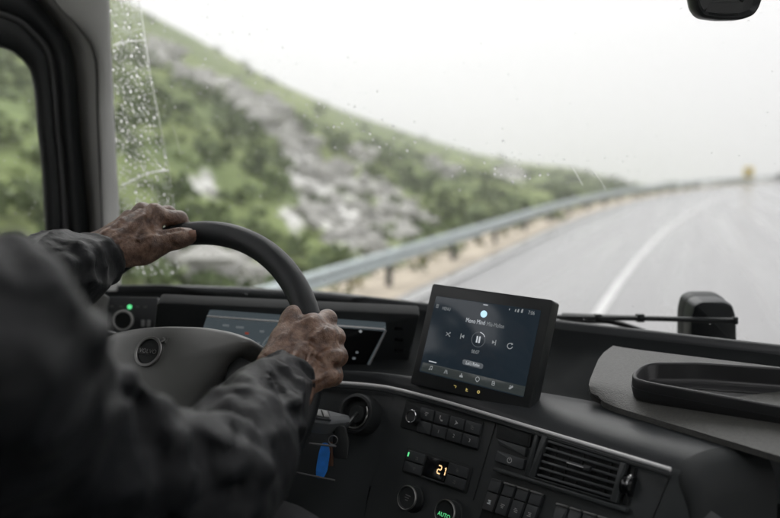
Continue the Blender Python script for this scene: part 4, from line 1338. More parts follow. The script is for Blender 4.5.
def arc_poly(c, r, t0, t1, w, n=14):
    ts = np.linspace(t0, t1, n)
    return [c + (r + w / 2) * np.array((math.cos(t), math.sin(t))) for t in ts] + [c + (r - w / 2) * np.array((math.cos(t), math.sin(t))) for t in ts[::-1]]
pc = duv(478.3, 339.5)
for d_ in (-.0019, .0019):
    flat_icon('pause_bar', DPL, [[pc + np.array(p) for p in ((d_ - .0011, -.0045), (d_ + .0011, -.0045), (d_ + .0011, .0045), (d_ - .0011, .0045))]], SN, M['lit_white'], scr)
flat_icon('progress_ring', DPL, [arc_poly(pc, .0100, .5, 1.5, .0010)], SN, M['lit_white'], scr)
flat_icon('progress_ring', DPL, [arc_poly(pc, .0100, 1.5, 6.7, .0006, 40)], SN - .0002, M['screen_pill'], scr)
def tri(c, s, d): return [c + np.array(p) * s for p in ((-.8 * d, .9), (.7 * d, 0), (-.8 * d, -.9))]
for (x, y, d) in ((462.7, 336.4, -1), (493.7, 342.3, 1)):
    c = duv(x, y)
    flat_icon('skip_mark', DPL, [tri(c, .0028, d), [c + np.array(p) for p in ((.0028 * d - .0006, -.0036), (.0028 * d + .0006, -.0036), (.0028 * d + .0006, .0036), (.0028 * d - .0006, .0036))]], SN, M['lit_dim'], scr)
def line_q(a, b_, w):
    a = np.asarray(a, float); b_ = np.asarray(b_, float)
    d = nrm(b_ - a); n = np.array([-d[1], d[0]]) * w / 2
    return [a - n, b_ - n, b_ + n, a + n]
c = duv(448.3, 334.2)
flat_icon('shuffle_mark', DPL, [line_q(c + np.array((-.0033, -.0024)), c + np.array((.0024, .0024)), .0009), line_q(c + np.array((-.0033, .0024)), c + np.array((.0024, -.0024)), .0009), tri(c + np.array((.003, .0024)), .0013, 1), tri(c + np.array((.003, -.0024)), .0013, 1)], SN, M['lit_dim'], scr)
c = duv(510, 346)
flat_icon('repeat_mark', DPL, [arc_poly(c, .0036, .6, 6.2, .0012, 24), tri(c + np.array((.003, .003)), .0018, 1)], SN, M['lit_dim'], scr)
bar_q(463, 359.0, 483.5, 364.0, 482.5, 369.2, 462, 364.2, M['screen_pill'], 'pill_button', .0008, .0011, .003)
text('caption', DPL, 'Let\'s Relax', duv(472.8, 364.2), .0060, SN + .0002, M['lit_white'], scr, sx=.8)
flat_icon('active_line', DPL, [line_q(duv(429, 361.0), duv(436.5, 362.8), .0012)], SN, M['lit_white'], scr)
for k_, (x, y) in enumerate(((431, 368.2), (446, 371.8), (461.3, 375.5), (477.5, 379.5), (493.5, 383.2), (511, 387.2))):
    c = duv(x, y); s = .0027
    polys = {
        0: [line_q(c + np.array((-.5, -.6)) * s, c + np.array((-.5, .9)) * s, .0008), line_q(c + np.array((.7, -.4)) * s, c + np.array((.7, 1.1)) * s, .0008), line_q(c + np.array((-.5, .9)) * s, c + np.array((.7, 1.1)) * s, .0014), arc_poly(c + np.array((-.8, -.7)) * s, .0006, 0, 6.2, .0010, 10), arc_poly(c + np.array((.4, -.5)) * s, .0006, 0, 6.2, .0010, 10)],
        1: [line_q(c + np.array((-.9, -1)) * s, c + np.array((-.3, 1)) * s, .0009), line_q(c + np.array((.9, -1)) * s, c + np.array((.3, 1)) * s, .0009), line_q(c + np.array((0, -.8)) * s, c + np.array((0, .6)) * s, .0007)],
        2: [[c + np.array(p) * s for p in ((-1, -.9), (1, -.9), (.9, .1), (.3, .2), (.2, 1.1), (-.2, 1.1), (-.3, .2), (-.9, .1))]],
        3: [arc_poly(c + np.array((0, .2)) * s, .0028, 0, 6.28, .0010, 20), line_q(c + np.array((-.5, -1)) * s, c + np.array((.5, -1)) * s, .0014)],
        4: [line_q(c + np.array((-.7, -1)) * s, c + np.array((-.7, .9)) * s, .0009), line_q(c + np.array((-.7, .9)) * s, c + np.array((.5, .9)) * s, .0009), line_q(c + np.array((.6, -1)) * s, c + np.array((.6, .5)) * s, .0009), line_q(c + np.array((-.7, -1)) * s, c + np.array((.6, -1)) * s, .0009), line_q(c + np.array((-.3, -.3)) * s, c + np.array((.5, .4)) * s, .0012)],
        5: [line_q(c + np.array((-1, -.8)) * s, c + np.array((.9, .8)) * s, .0016), line_q(c + np.array((-.6, -1.1)) * s, c + np.array((1.1, .4)) * s, .0009), line_q(c + np.array((-.9, .2)) * s, c + np.array((-.1, .9)) * s, .0009)],
    }[k_]
    flat_icon('menu_icon', DPL, polys, SN, M['lit_dim'], scr)
for k_, (x, y) in enumerate(((455, 386.5), (467, 389.5), (478.5, 392))):
    c = duv(x, y); s = .0021
    polys = [[line_q(c + np.array((-1, .6)) * s, c + np.array((.8, .4)) * s, .0008), line_q(c + np.array((.9, .5)) * s, c + np.array((.5, -.8)) * s, .0008)], [tri(c, .002, 1), line_q(c + np.array((-.9, -1)) * s, c + np.array((.9, -1)) * s, .0008)], [arc_poly(c, .0016, 0, 6.28, .0012, 12)]][k_]
    flat_icon('status_mark', DPL, polys, .0004 if k_ < 0 else SN, M['lit_amber'], scr)
# foot that carries the display on the dash
foot_c = DPL.o - DPL.n * .05 - DPL.v * (dh / 2 - .03)
tube('stand', np.array([foot_c, foot_c - np.array([0, 0, .04]) - DPL.n * .02, foot_c - np.array([0, 0, .085]) - DPL.n * .03]), [.03, .03, .035], M['dash_dark'], dsp, 16)

# =================================================================== LOOSE TRAY ON THE PAD
PADP = Plane(on_z(700, 400, 2.212), (1, 0, 0), (0, .21, .031) )
tr_px = [(631.5, 374), (637, 366.5), (650, 361.5), (700, 361.5), (780, 367), (900, 377), (985, 386), (985, 445), (900, 430), (780, 407), (700, 392.5), (650, 383.5), (633.5, 379)]
TH = .030
o_uv = round_poly([PADP.uv(*p, TH) for p in tr_px], .012, 4)
ar_ = 0.5 * np.sum(o_uv[:, 0] * np.roll(o_uv[:, 1], -1) - o_uv[:, 1] * np.roll(o_uv[:, 0], -1))
if ar_ < 0: o_uv = o_uv[::-1]
tray = thing('storage_tray', PADP.o, 'shallow black rubber storage tray lying on the passenger side pad', 'tray')
V = []
for d_, h in ((.006, .001), (.002, .004), (0, .012), (0, TH - .002), (.0015, TH), (.0045, TH), (.006, TH - .002), (.008, .012), (.011, .008), (.02, .0065)):
    for p in inset(o_uv, d_): V.append(PADP.pt(*p, h))
n_ = len(o_uv)
F = grid_faces(10, n_, True); F.append(tuple(range(9 * n_, 10 * n_))); F.append(tuple(range(n_))[::-1])
mk('body', V, F, M['tray'], tray, sharp=60)
V = []
for d_, h in ((-.0012, TH - .013), (-.0012, TH - .0115), (.0002, TH - .0115), (.0002, TH - .013)):
    for p in inset(o_uv, d_): V.append(PADP.pt(*p, h))
mk('rim_bead', V, grid_faces(4, n_, True), M['tray'], tray, sharp=60)

# =================================================================== KEY WITH BLUE FOB
kt = P(340, 436, 1.035)
key = thing('ignition_key', kt, 'ignition key with a blue fob hanging below the lock', 'key')
fo = P(327, 446, 1.0)
fd = nrm(P(320, 476, .995) - fo); fn = nrm(CAM - fo); fu = np.cross(fd, fn)
FP = Plane(fo, fu, -fd)
mk('fob', *prism_vf(FP, [(-.0052, -.041), (.0042, -.043), (.0075, -.03), (.0085, -.01), (.0075, .003), (-.001, .004), (-.0060, -.008), (-.0078, -.03)], -.004, .004, .0014, .004), M['blue_fob'], key)
mk('fob_edge', *prism_vf(FP, [(-.0080, -.034), (-.0072, -.036), (-.0052, -.008), (-.0064, -.007)], -.003, .0048, .0004, .0006), M['black_gloss'], key)
tube('key_ring', [P(333 + 4.5 * math.cos(t), 440 + 4.5 * math.sin(t), 1.003) for t in np.linspace(0, 2 * math.pi, 22)], .0008, M['dim_metal'], key, 6)
mk('key_head', *prism_vf(Plane(P(341, 441, 1.01), cr, nrm(np.array([0, .2, 1.0]))), [(-.010, -.022), (.009, -.024), (.011, 0), (.006, .020), (-.006, .022), (-.011, .002)], -.004, .004, .0015, .004), M['black'], key)
tube('shank', np.array([P(345, 428, 1.03), P(353, 418, 1.06), P(360, 411, 1.075)]), .0028, M['black'], key, 8)
mk('tag', *prism_vf(Plane(P(331, 451, 1.008), cr, cu), [(-.004, -.02), (.003, -.02), (.004, .012), (-.002, .012)], -.001, .001, .0004, .001), mat('leather_tag', (.12, .055, .03), .6), key)

# =================================================================== OUTSIDE THE GLASS
def off_ws(px, py, off): return on_ws(px, py, off)
wip = thing('windscreen_wiper', off_ws(640, 330, .04), 'thin black windscreen wiper parked along the bottom of the glass', 'wiper')
wpts = [off_ws(x, y, .035) for x, y in ((556, 317), (600, 318), (640, 318.3), (690, 319.5), (736, 320.5))]
tube('blade', smooth_path(wpts, 24), .0045, M['seal'], wip, 8)
wpts = [off_ws(x, y, .045) for x, y in ((562, 315.5), (600, 317), (648, 318.5))]
tube('blade_spine', smooth_path(wpts, 14), [.005] * 13 + [.003], M['black'], wip, 8)
tube('arm', smooth_path([off_ws(x, y, .05) for x, y in ((560, 320), (590, 321), (619, 323.5), (680, 345))], 14), .005, M['black'], wip, 8)
mk('tip', *prism_vf(Plane(off_ws(735, 320.5, .035), cr, cu), rect((0, 0), .007, .012), -.005, .005, .001, .002), M['black'], wip)
for xx in (598, 640):
    mk('clip', *prism_vf(Plane(off_ws(xx, 318, .038), cr, cu), rect((0, 0), .012, .014), -.007, .007, .001, .002), M['black'], wip)
bx_o = off_ws(711, 322, .06)
BPL = Plane(bx_o, cr * np.array([1, 1, 0]), (0, -.12, 1))
sen = thing('sensor_housing', BPL.pt(0, -.05), 'rounded black sensor housing outside the windscreen behind the wiper blade', 'sensor')
bp_ = [BPL.uv(*p) for p in ((687.5, 345), (688, 316), (691.5, 303), (699, 299.5), (722, 299.5), (730.5, 303), (734.5, 316), (735, 345))]
mk('housing', *prism_vf(BPL, bp_, -.03, .012, .007, .010, 5), mat('weathered_black', (.022, .026, .030), .38, .5, bump=(700, .2, .0006), var=(20, .25)), sen)
mk('gasket', *prism_vf(BPL, [np.array(p) * np.array([1.035, 1.03]) for p in bp_], -.045, -.02, .004, .010, 5), M['seal'], sen)
mk('foot', *prism_vf(BPL, rect((0, -.055), .03, .06), -.05, -.01, .003, .006), M['black'], sen)

# =================================================================== MIRROR AT THE TOP OF THE WINDSCREEN
mo = P(729, -28, .96)
MPL = Plane(mo, nrm(cr + cf * .06), (0, -.10, 1))
mir = thing('camera_unit', mo + np.array([0, .06, .12]), 'black rounded camera unit hanging at the top of the windscreen', 'camera unit')
mp_ = [MPL.uv(*p) for p in ((688, -60), (692, -18), (696.5, 8), (703, 17.5), (722, 20), (743, 19.5), (755, 15), (760, 8), (769, -18), (776, -60))]
V = []
pp_ = round_poly(mp_, .006, 4)
if 0.5 * np.sum(pp_[:, 0] * np.roll(pp_[:, 1], -1) - pp_[:, 1] * np.roll(pp_[:, 0], -1)) < 0: pp_ = pp_[::-1]
for d_, h in ((.010, -.035), (.003, -.03), (0, -.02), (0, -.004), (.0012, -.001), (.003, .0), (.0075, -.0045), (.0085, -.006), (.02, -.007)):
    for p in inset(pp_, d_): V.append(MPL.pt(*p, h))
n_ = len(pp_)
F = grid_faces(9, n_, True); F.append(tuple(range(8 * n_, 9 * n_))); F.append(tuple(range(n_))[::-1])
mk('housing', V, F, mat('camera_unit_black', (.016, .018, .019), .35, .5, bump=(500, .2, .0006)), mir, sharp=50)
for i in range(26):
    c = MPL.uv(710 + 28 * i / 25, 14.2 - .6 * math.sin(i / 25 * 3.14) * -1)
    rbox('grip_rib', MPL, c, .0005, .0035, -.004, -.0012, M['seal'], mir, .0001, .0002)
tube('stem', np.array([mo + np.array([0, .03, .03]), mo + np.array([0, .12, .09]), mo + np.array([0, .27, .18])]), .012, M['black'], mir, 12)
# =================================================================== DRIVER
def surface_nets(val, lo, h):
    nx, ny, nz = val.shape
    ins = val < 0
    cnt = np.zeros((nx - 1, ny - 1, nz - 1), np.int8)
    for dx in (0, 1):
        for dy in (0, 1):
            for dz in (0, 1):
                cnt += ins[dx:nx - 1 + dx, dy:ny - 1 + dy, dz:nz - 1 + dz]
    cell = (cnt > 0) & (cnt < 8)
    ci = np.argwhere(cell)
    idx = np.full(cell.shape, -1, np.int64)
    idx[cell] = np.arange(len(ci))
    acc = np.zeros((len(ci), 3)); num = np.zeros(len(ci))
    cor = [(a, b, c) for a in (0, 1) for b in (0, 1) for c in (0, 1)]
    for a in cor:
        for ax in range(3):
            if a[ax] == 1: continue
            b = list(a); b[ax] = 1
            va = val[ci[:, 0] + a[0], ci[:, 1] + a[1], ci[:, 2] + a[2]]
            vb = val[ci[:, 0] + b[0], ci[:, 1] + b[1], ci[:, 2] + b[2]]
            m = (va < 0) != (vb < 0)
            t = va[m] / (va[m] - vb[m])
            p = np.tile(np.array(a, float), (m.sum(), 1))
            p[:, ax] += t
            acc[m] += p; num[m] += 1
    V = lo + (ci + acc / num[:, None]) * h
    F = []
    for ax in range(3):
        s0 = [slice(None)] * 3; s1 = [slice(None)] * 3
        s0[ax] = slice(0, -1); s1[ax] = slice(1, None)
        a, b = ins[tuple(s0)], ins[tuple(s1)]
        e = np.argwhere(a != b)
        o1, o2 = [(1, 2), (2, 0), (0, 1)][ax]
        ok = (e[:, o1] > 0) & (e[:, o2] > 0) & (e[:, o1] < val.shape[o1] - 1) & (e[:, o2] < val.shape[o2] - 1)
        e = e[ok]
        flip = a[e[:, 0], e[:, 1], e[:, 2]]
        def g(d1, d2):
            q = e.copy(); q[:, o1] -= d1; q[:, o2] -= d2
            return idx[q[:, 0], q[:, 1], q[:, 2]]
        q = np.stack([g(1, 1), g(0, 1), g(0, 0), g(1, 0)], 1)
        q[~flip] = q[~flip][:, ::-1]
        F.append(q)
    return V, np.vstack(F)
class SDF:
    def __init__(s): s.pr = []
    def cap(s, a, b, ra, rb, k=.01, op=1):
        s.pr.append((np.asarray(a, float), np.asarray(b, float), ra, rb, k, op)); return s
    def chain(s, pts, k=.01, op=1):
        """pts: (point, radius)"""
        for (a, ra), (b, rb) in zip(pts[:-1], pts[1:]): s.cap(a, b, ra, rb, k, op)
        return s
    @staticmethod
    def dist(p, a, b, ra, rb):
        ba = b - a
        L2 = ba @ ba + 1e-12
        t = np.clip((p - a) @ ba / L2, 0, 1)
        return np.linalg.norm(p - a - t[..., None] * ba, axis=-1) - (ra + (rb - ra) * t)
    def at(s, p):
        p = np.atleast_2d(p); v = np.full(len(p), 1.0)
        for a, b, ra, rb, k, op in s.pr:
            d = s.dist(p, a, b, ra, rb)
            v = s.comb(v, d, k, op)
        return v
    @staticmethod
    def comb(v, d, k, op):
        if op > 0:
            h = np.clip(.5 + .5 * (v - d) / k, 0, 1)
            return v + (d - v) * h - k * h * (1 - h)
        h = np.clip(.5 - .5 * (v + d) / k, 0, 1)
        return v + (-d - v) * h + k * h * (1 - h)
    def hit(s, px, py, d0=.25, d1=1.3):
        r = ray(px, py); d = d0; last = d0
        for _ in range(220):
            v = s.at(CAM + r * d)[0]
            if v < .0004: return CAM + r * d
            d += max(v, .0005) * .8
            if d > d1: break
        return None
    def mesh(s, h, disp=None, pad=.02, lo=None, hi=None):
        los, his = [], []
        for a, b, ra, rb, k, op in s.pr:
            if op < 0: continue
            m = max(ra, rb)
            los.append(np.minimum(a, b) - m); his.append(np.maximum(a, b) + m)
        lo = np.min(los, 0) - pad if lo is None else np.asarray(lo, float); hi = np.max(his, 0) + pad if hi is None else np.asarray(hi, float)
        n = np.ceil((hi - lo) / h).astype(int) + 1
        ax = [lo[i] + np.arange(n[i]) * h for i in range(3)]
        val = np.full(tuple(n), .5, np.float32)
        for a, b, ra, rb, k, op in s.pr:
            m = max(ra, rb) + 2.2 * k + 3 * h
            l_, h_ = np.minimum(a, b) - m, np.maximum(a, b) + m
            sl = []
            for i in range(3):
                i0 = max(0, int((l_[i] - lo[i]) / h)); i1 = min(n[i], int((h_[i] - lo[i]) / h) + 2)
                sl.append(slice(i0, max(i0, i1)))
            sl = tuple(sl)
            if any(q.stop <= q.start for q in sl): continue
            X, Y, Z = np.meshgrid(*[ax[i][sl[i]].astype(np.float32) for i in range(3)], indexing='ij')
            ba = (b - a).astype(np.float32); L2 = float(ba @ ba) + 1e-12
            X -= a[0]; Y -= a[1]; Z -= a[2]
            t = np.clip((X * ba[0] + Y * ba[1] + Z * ba[2]) / L2, 0, 1)
            d = np.sqrt((X - t * ba[0]) ** 2 + (Y - t * ba[1]) ** 2 + (Z - t * ba[2]) ** 2) - (ra + (rb - ra) * t)
            val[sl] = s.comb(val[sl], d, k, op)
        if disp is not None:
            m = np.abs(val) < .03
            ii = np.argwhere(m)
            p = lo + ii * h
            val[m] += disp(p).astype(np.float32)
        V, F = surface_nets(val, lo, h)
        return V, F
def tris_smooth(V, F, it=1, lam=.5):
    """a little Laplacian smoothing"""
    for _ in range(it):
        acc = np.zeros_like(V); n = np.zeros(len(V))
        for a, b in ((0, 1), (1, 2), (2, 3), (3, 0)):
            np.add.at(acc, F[:, a], V[F[:, b]]); np.add.at(acc, F[:, b], V[F[:, a]])
            np.add.at(n, F[:, a], 1); np.add.at(n, F[:, b], 1)
        V = V + lam * (acc / n[:, None] - V)
    return V

# ---------------- joints (photo direction + distance)
R_SH, R_EL, R_WR = P(-62, 352, .385), P(188, 502, .62), P(283, 389, .857)
L_WR, L_EL = P(99, 251, 1.005), P(-110, 345, .80)
L_SH = np.array([-.80, .30, 2.40])
NECK = np.array([-.575, .255, 2.50])
CHEST = np.array([-.575, .22, 2.28]); PELV = np.array([-.57, .10, 1.92])

# ---------------- right hand: fist closed round the rim at three o'clock
rh = SDF()
mc = [((271, 368, .876), (312, 326, .926), .0135, .0120), ((279, 375, .868), (326, 336.5, .914), .0135, .0120),
      ((289, 384, .861), (331, 356, .905), .0130, .0115), ((297, 392, .856), (327.5, 376, .893), .0125, .0105)]
for a, b_, ra, rb in mc: rh.cap(P(*a), P(*b_), ra, rb, .012)
rh.cap(P(283, 376, .884), P(305, 352, .915), .018, .017, .014)
rh.cap(P(294, 384, .876), P(315, 368, .905), .016, .014, .012)
fing = [[((312, 326, .926), .0122), ((327, 319.5, .962), .0112), ((320, 322, .990), .0095), ((300, 327, .982), .0085)],
        [((326, 336.5, .914), .0122), ((334.5, 337.5, .954), .0118), ((325, 340, .985), .0095), ((302, 342, .975), .0085)],
        [((331, 356, .905), .0115), ((337, 356.5, .944), .0115), ((326, 358, .975), .0092), ((303, 358, .965), .0082)],
        [((327.5, 376, .893), .0106), ((333, 376, .930), .0105), ((323, 377, .958), .0085), ((304, 376, .95), .0075)]]
for f_ in fing: rh.chain([(P(*p), r) for p, r in f_], .0095)
# knuckle heads
for (p, r) in (((312, 324.5, .921), .0118), ((326.5, 335, .909), .0116), ((331.5, 355, .900), .0110), ((328, 375.5, .888), .0098)): rh.cap(P(*p), P(p[0] + 1, p[1], p[2] + .004), r, r, .008)
# thumb lies along the inner side of the rim
rh.chain([(P(270, 364, .880), .0150), (P(283, 338, .908), .0125), (P(290.5, 320, .925), .0108), (P(293, 312.5, .930), .0092)], .010)
rh.cap(P(284, 342, .905), P(309, 331, .921), .0100, .0105, .014)
rh.cap(P(274, 360, .885), P(300, 340, .912), .0120, .0110, .014)
rh.chain([(R_WR, .027), (R_WR * .9 + R_EL * .1, .0275), (R_WR * .5 + R_EL * .5, .036), (R_EL, .040)], .012)
rh.cap(P(272, 380, .868), P(296, 396, .850), .0185, .0175, .012)
base = SDF(); base.pr = list(rh.pr)
def on_skin(sdf, pts, r, k, sink=.6):
    ps = []
    for x, y in pts:
        p = sdf.hit(x, y)
        if p is not None: ps.append((p + nrm(p - CAM) * r * sink, r))
    return ps
# tendons fanning to the knuckles, veins crossing the back of the hand
for pts, r, k in (([(268, 354), (283, 337), (297, 325), (311, 319)], .0024, .004), ([(283, 366), (299, 350), (313, 338), (323, 331)], .0026, .0045), ([(297, 374), (311, 364), (322, 356), (329, 352)], .0024, .004), ([(306, 385), (316, 379), (325, 374)], .0020, .004),
                  ([(276, 372), (290, 358), (296, 345), (309, 338), (316, 329)], .0017, .0025), ([(296, 345), (304, 352), (311, 350), (316, 362), (322, 368)], .0018, .0025), ([(290, 382), (303, 372), (311, 350)], .0016, .0025), ([(303, 390), (313, 372), (316, 362)], .0015, .0025),
                  ([(272, 364), (279, 346), (289, 333)], .0015, .0025)):
    ps = on_skin(base, pts, r * 1.35, k, .25)
    if len(ps) > 1: rh.chain([(p, r_) for p, r_ in ps], k)
# grooves between knuckles
for pts in ([(320, 328), (324, 322), (331, 325)], [(331, 345), (336, 346), (341, 347)], [(332, 366), (336, 367), (340, 367)], [(305, 338), (313, 343), (319, 346)], [(314, 357), (321, 363), (325, 366)]):
    ps = on_skin(base, pts, .0024, .004, sink=-.55)
    if len(ps) > 1: rh.chain([(p, r_) for p, r_ in ps], .005, op=-1)
def skin_disp(p):
    return .0009 * (fbm(p[:, 0] * 160, p[:, 1] * 160, p[:, 2] * 160, seed=31, oct_=3) - .45) + .0012 * (vnoise(p[:, 0] * 70, p[:, 1] * 70, p[:, 2] * 70, seed=33) - .5)

# ---------------- left hand: over the top of the rim, thumb along its near side
lh = SDF()
lmc = [((110, 240, 1.015), (154, 215, 1.055), .0150, .0125), ((107, 238, 1.03), (142.5, 214, 1.072), .0145, .0125), ((104, 240, 1.045), (130, 219, 1.088), .0140, .0118), ((101, 246, 1.05), (119, 229, 1.10), .013, .0108)]
for a, b_, ra, rb in lmc: lh.cap(P(*a), P(*b_), ra, rb, .014)
lh.cap(P(118, 246, 1.02), P(148, 231, 1.055), .0190, .0165, .016)
lh.cap(P(112, 252, 1.015), P(142, 249, 1.035), .0175, .0165, .014)
lh.chain([(P(154, 215, 1.055), .0120), (P(179, 219, 1.082), .0108), (P(186, 229, 1.100), .0095), (P(181, 237, 1.104), .0080)], .007)
lh.chain([(P(142.5, 214, 1.072), .0122), (P(168, 213.5, 1.108), .0108), (P(174, 229, 1.122), .0095), (P(168, 238, 1.118), .0085)], .007)
lh.chain([(P(130, 219, 1.088), .0115), (P(151, 219, 1.125), .0102), (P(156, 234, 1.135), .0092), (P(150, 244, 1.130), .0082)], .007)
lh.chain([(P(119, 229, 1.10), .0105), (P(136, 229, 1.135), .0095), (P(141, 242, 1.142), .0085), (P(136, 250, 1.130), .0080)], .007)
for (p, r) in (((154, 212.5, 1.052), .0112), ((142, 211.5, 1.068), .0112)): lh.cap(P(*p), P(p[0] + 1, p[1], p[2] + .004), r, r, .008)
lh.chain([(P(120, 248, 1.018), .0175), (P(150, 243.5, 1.030), .0150), (P(171, 240, 1.040), .0124), (P(181, 238, 1.044), .0122), (P(188.5, 236.3, 1.049), .0108)], .010)
lh.cap(P(146, 226, 1.050), P(152, 240, 1.038), .0130, .0125, .014)
lh.chain([(P(124, 258, 1.02), .010), (P(146, 255, 1.035), .0095), (P(160, 249, 1.042), .0085)], .012)
lh.cap(P(128, 262, 1.02), P(144, 259, 1.030), .0060, .0055, .006)
lh.chain([(L_WR, .0265), (L_WR * .9 + L_EL * .1, .0275), (L_WR * .5 + L_EL * .5, .036), (L_EL, .04)], .012)
base2 = SDF(); base2.pr = list(lh.pr)
for pts, r, k in (([(104, 233), (122, 221), (139, 211)], .0026, .004), ([(110, 240), (131, 226), (150, 212)], .0028, .004), ([(108, 246), (126, 238), (140, 226), (146, 217)], .0017, .0028), ([(118, 250), (132, 238), (140, 226)], .0016, .0025), ([(126, 238), (140, 240), (152, 236)], .0016, .0025), ([(100, 240), (113, 232), (124, 229)], .0015, .0025)):
    ps = on_skin(base2, pts, r * 1.35, k, .25)
    if len(ps) > 1: lh.chain([(p, r_) for p, r_ in ps], k)
for pts in ([(147, 219), (150, 225), (152, 231)], [(146, 206), (148, 210), (149, 215)], [(170, 243), (174, 247), (178, 248)], [(160, 232), (170, 230), (180, 229)]):
    ps = on_skin(base2, pts, .0028, .004, sink=-.45)
    if len(ps) > 1: lh.chain([(p, r_) for p, r_ in ps], .005, op=-1)

# ---------------- rest of the body (under the clothes) and head
bd = SDF()
bd.chain([(PELV, .13), (CHEST * .5 + PELV * .5, .12), (CHEST, .13)], .08)
bd.chain([(L_SH + np.array([.04, 0, -.02]), .07), (CHEST + np.array([0, 0, .12]), .085), (R_SH + np.array([-.03, 0, -.01]), .06)], .05)
bd.chain([(NECK + np.array([0, 0, -.08]), .062), (NECK + np.array([0, .02, .06]), .055)], .04)
HEAD = NECK + np.array([0, .045, .165])
bd.cap(HEAD + np.array([0, -.02, .02]), HEAD + np.array([0, .02, .025]), .078, .076, .03)
bd.cap(HEAD + np.array([0, .02, -.03]), HEAD + np.array([0, .055, -.075]), .055, .034, .03)
bd.cap(HEAD + np.array([0, .085, .0]), HEAD + np.array([0, .104, -.028]), .010, .013, .012)      # nose
bd.cap(HEAD + np.array([-.026, .088, -.065]), HEAD + np.array([.026, .088, -.065]), .007, .007, .008)   # mouth
for s in (-1, 1):
    bd.cap(HEAD + np.array([.074 * s, -.005, .012]), HEAD + np.array([.078 * s, -.002, -.022]), .012, .009, .008)
    bd.cap(HEAD + np.array([.031 * s, .098, .006]), HEAD + np.array([.031 * s, .100, .006]), .012, .012, .006, op=-1)
    bd.cap(HEAD + np.array([.031 * s, .080, .006]), HEAD + np.array([.032 * s, .080, .006]), .0115, .0115, .004)
bd.chain([(R_SH + np.array([-.01, -.01, -.01]), .046), (P(58, 462, .52), .040), (R_EL, .036)], .02)
bd.chain([(L_SH, .052), (L_EL, .040)], .03)

M['skin'] = None
def skin_mat():
    m = bpy.data.materials.new('weathered_skin')
    m.use_nodes = True
    nt = m.node_tree; b = nt.nodes['Principled BSDF']
    geo = nt.nodes.new('ShaderNodeNewGeometry')
    def noise(scale, det=5):
        n = nt.nodes.new('ShaderNodeTexNoise'); n.inputs['Scale'].default_value = scale; n.inputs['Detail'].default_value = det
        nt.links.new(geo.outputs['Position'], n.inputs['Vector']); return n
    n1, n2, n3 = noise(60), noise(220), noise(900, 3)
    r1 = nt.nodes.new('ShaderNodeValToRGB')
    e = r1.color_ramp.elements
    e[0].position = .34; e[0].color = (.115, .060, .038, 1)
    e[1].position = .66; e[1].color = (.37, .235, .165, 1)
    e.new(.5).color = (.235, .135, .088, 1)
    nt.links.new(n1.outputs['Fac'], r1.inputs['Fac'])
    mx = nt.nodes.new('ShaderNodeMix'); mx.data_type = 'RGBA'; mx.blend_type = 'MULTIPLY'; mx.inputs['Factor'].default_value = .6
    r2 = nt.nodes.new('ShaderNodeValToRGB')
    r2.color_ramp.elements[0].position = .35; r2.color_ramp.elements[0].color = (.42, .35, .32, 1)
    r2.color_ramp.elements[1].position = .6; r2.color_ramp.elements[1].color = (1.0, 1.0, 1.0, 1)
    nt.links.new(n2.outputs['Fac'], r2.inputs['Fac'])
    nt.links.new(r1.outputs['Color'], mx.inputs['A']); nt.links.new(r2.outputs['Color'], mx.inputs['B'])
    nt.links.new(mx.outputs['Result'], b.inputs['Base Color'])
    b.inputs['Roughness'].default_value = .34
    b.inputs['Specular IOR Level'].default_value = .7
    b.inputs['Subsurface Weight'].default_value = .10
    b.inputs['Subsurface Radius'].default_value = (.008, .003, .0015)
    b.inputs['Subsurface Scale'].default_value = .6
    vo = nt.nodes.new('ShaderNodeTexVoronoi'); vo.inputs['Scale'].default_value = 420
    vo.feature = 'DISTANCE_TO_EDGE'
    nt.links.new(geo.outputs['Position'], vo.inputs['Vector'])
    last = None
    for src, st, di in ((n2.outputs['Fac'], .7, .0016), (vo.outputs['Distance'], .6, .0012), (n3.outputs['Fac'], .35, .0008)):
        bn = nt.nodes.new('ShaderNodeBump'); bn.inputs['Strength'].default_value = st; bn.inputs['Distance'].default_value = di
        nt.links.new(src, bn.inputs['Height'])
        if last: nt.links.new(last.outputs[0], bn.inputs['Normal'])
        last = bn
    nt.links.new(last.outputs[0], b.inputs['Normal'])
    return m
M['skin'] = skin_mat()
V, F = bd.mesh(.010)
pb = MB(); allV = [V]; allF = [F]
off = len(V)
for s, lo, hi in ((rh, R_WR + np.array([-.06, -.09, -.07]), R_WR + np.array([.11, .17, .12])), (lh, L_WR + np.array([-.10, -.10, -.08]), L_WR + np.array([.17, .17, .10]))):
    V, F = s.mesh(.0016, skin_disp, lo=lo, hi=hi)
    V = tris_smooth(V, F, 1, .2)
    allV.append(V); allF.append(F + off); off += len(V)
# forearms join hands to the body
fa = SDF(); fa.chain([(R_WR * .80 + R_EL * .20, .0285), (R_WR * .5 + R_EL * .5, .036), (R_EL, .040)], .012); fa.chain([(L_WR * .8 + L_EL * .2, .0285), (L_WR * .5 + L_EL * .5, .036), (L_EL, .040)], .012)
V, F = fa.mesh(.008); allV.append(V); allF.append(F + off); off += len(V)
person = mk('person', np.vstack(allV), np.vstack(allF), M['skin'], sharp=None, origin=(PELV[0], PELV[1], FLOOR))
tag(person, 'person in a dark jacket gripping the steering wheel with both hands', 'person')
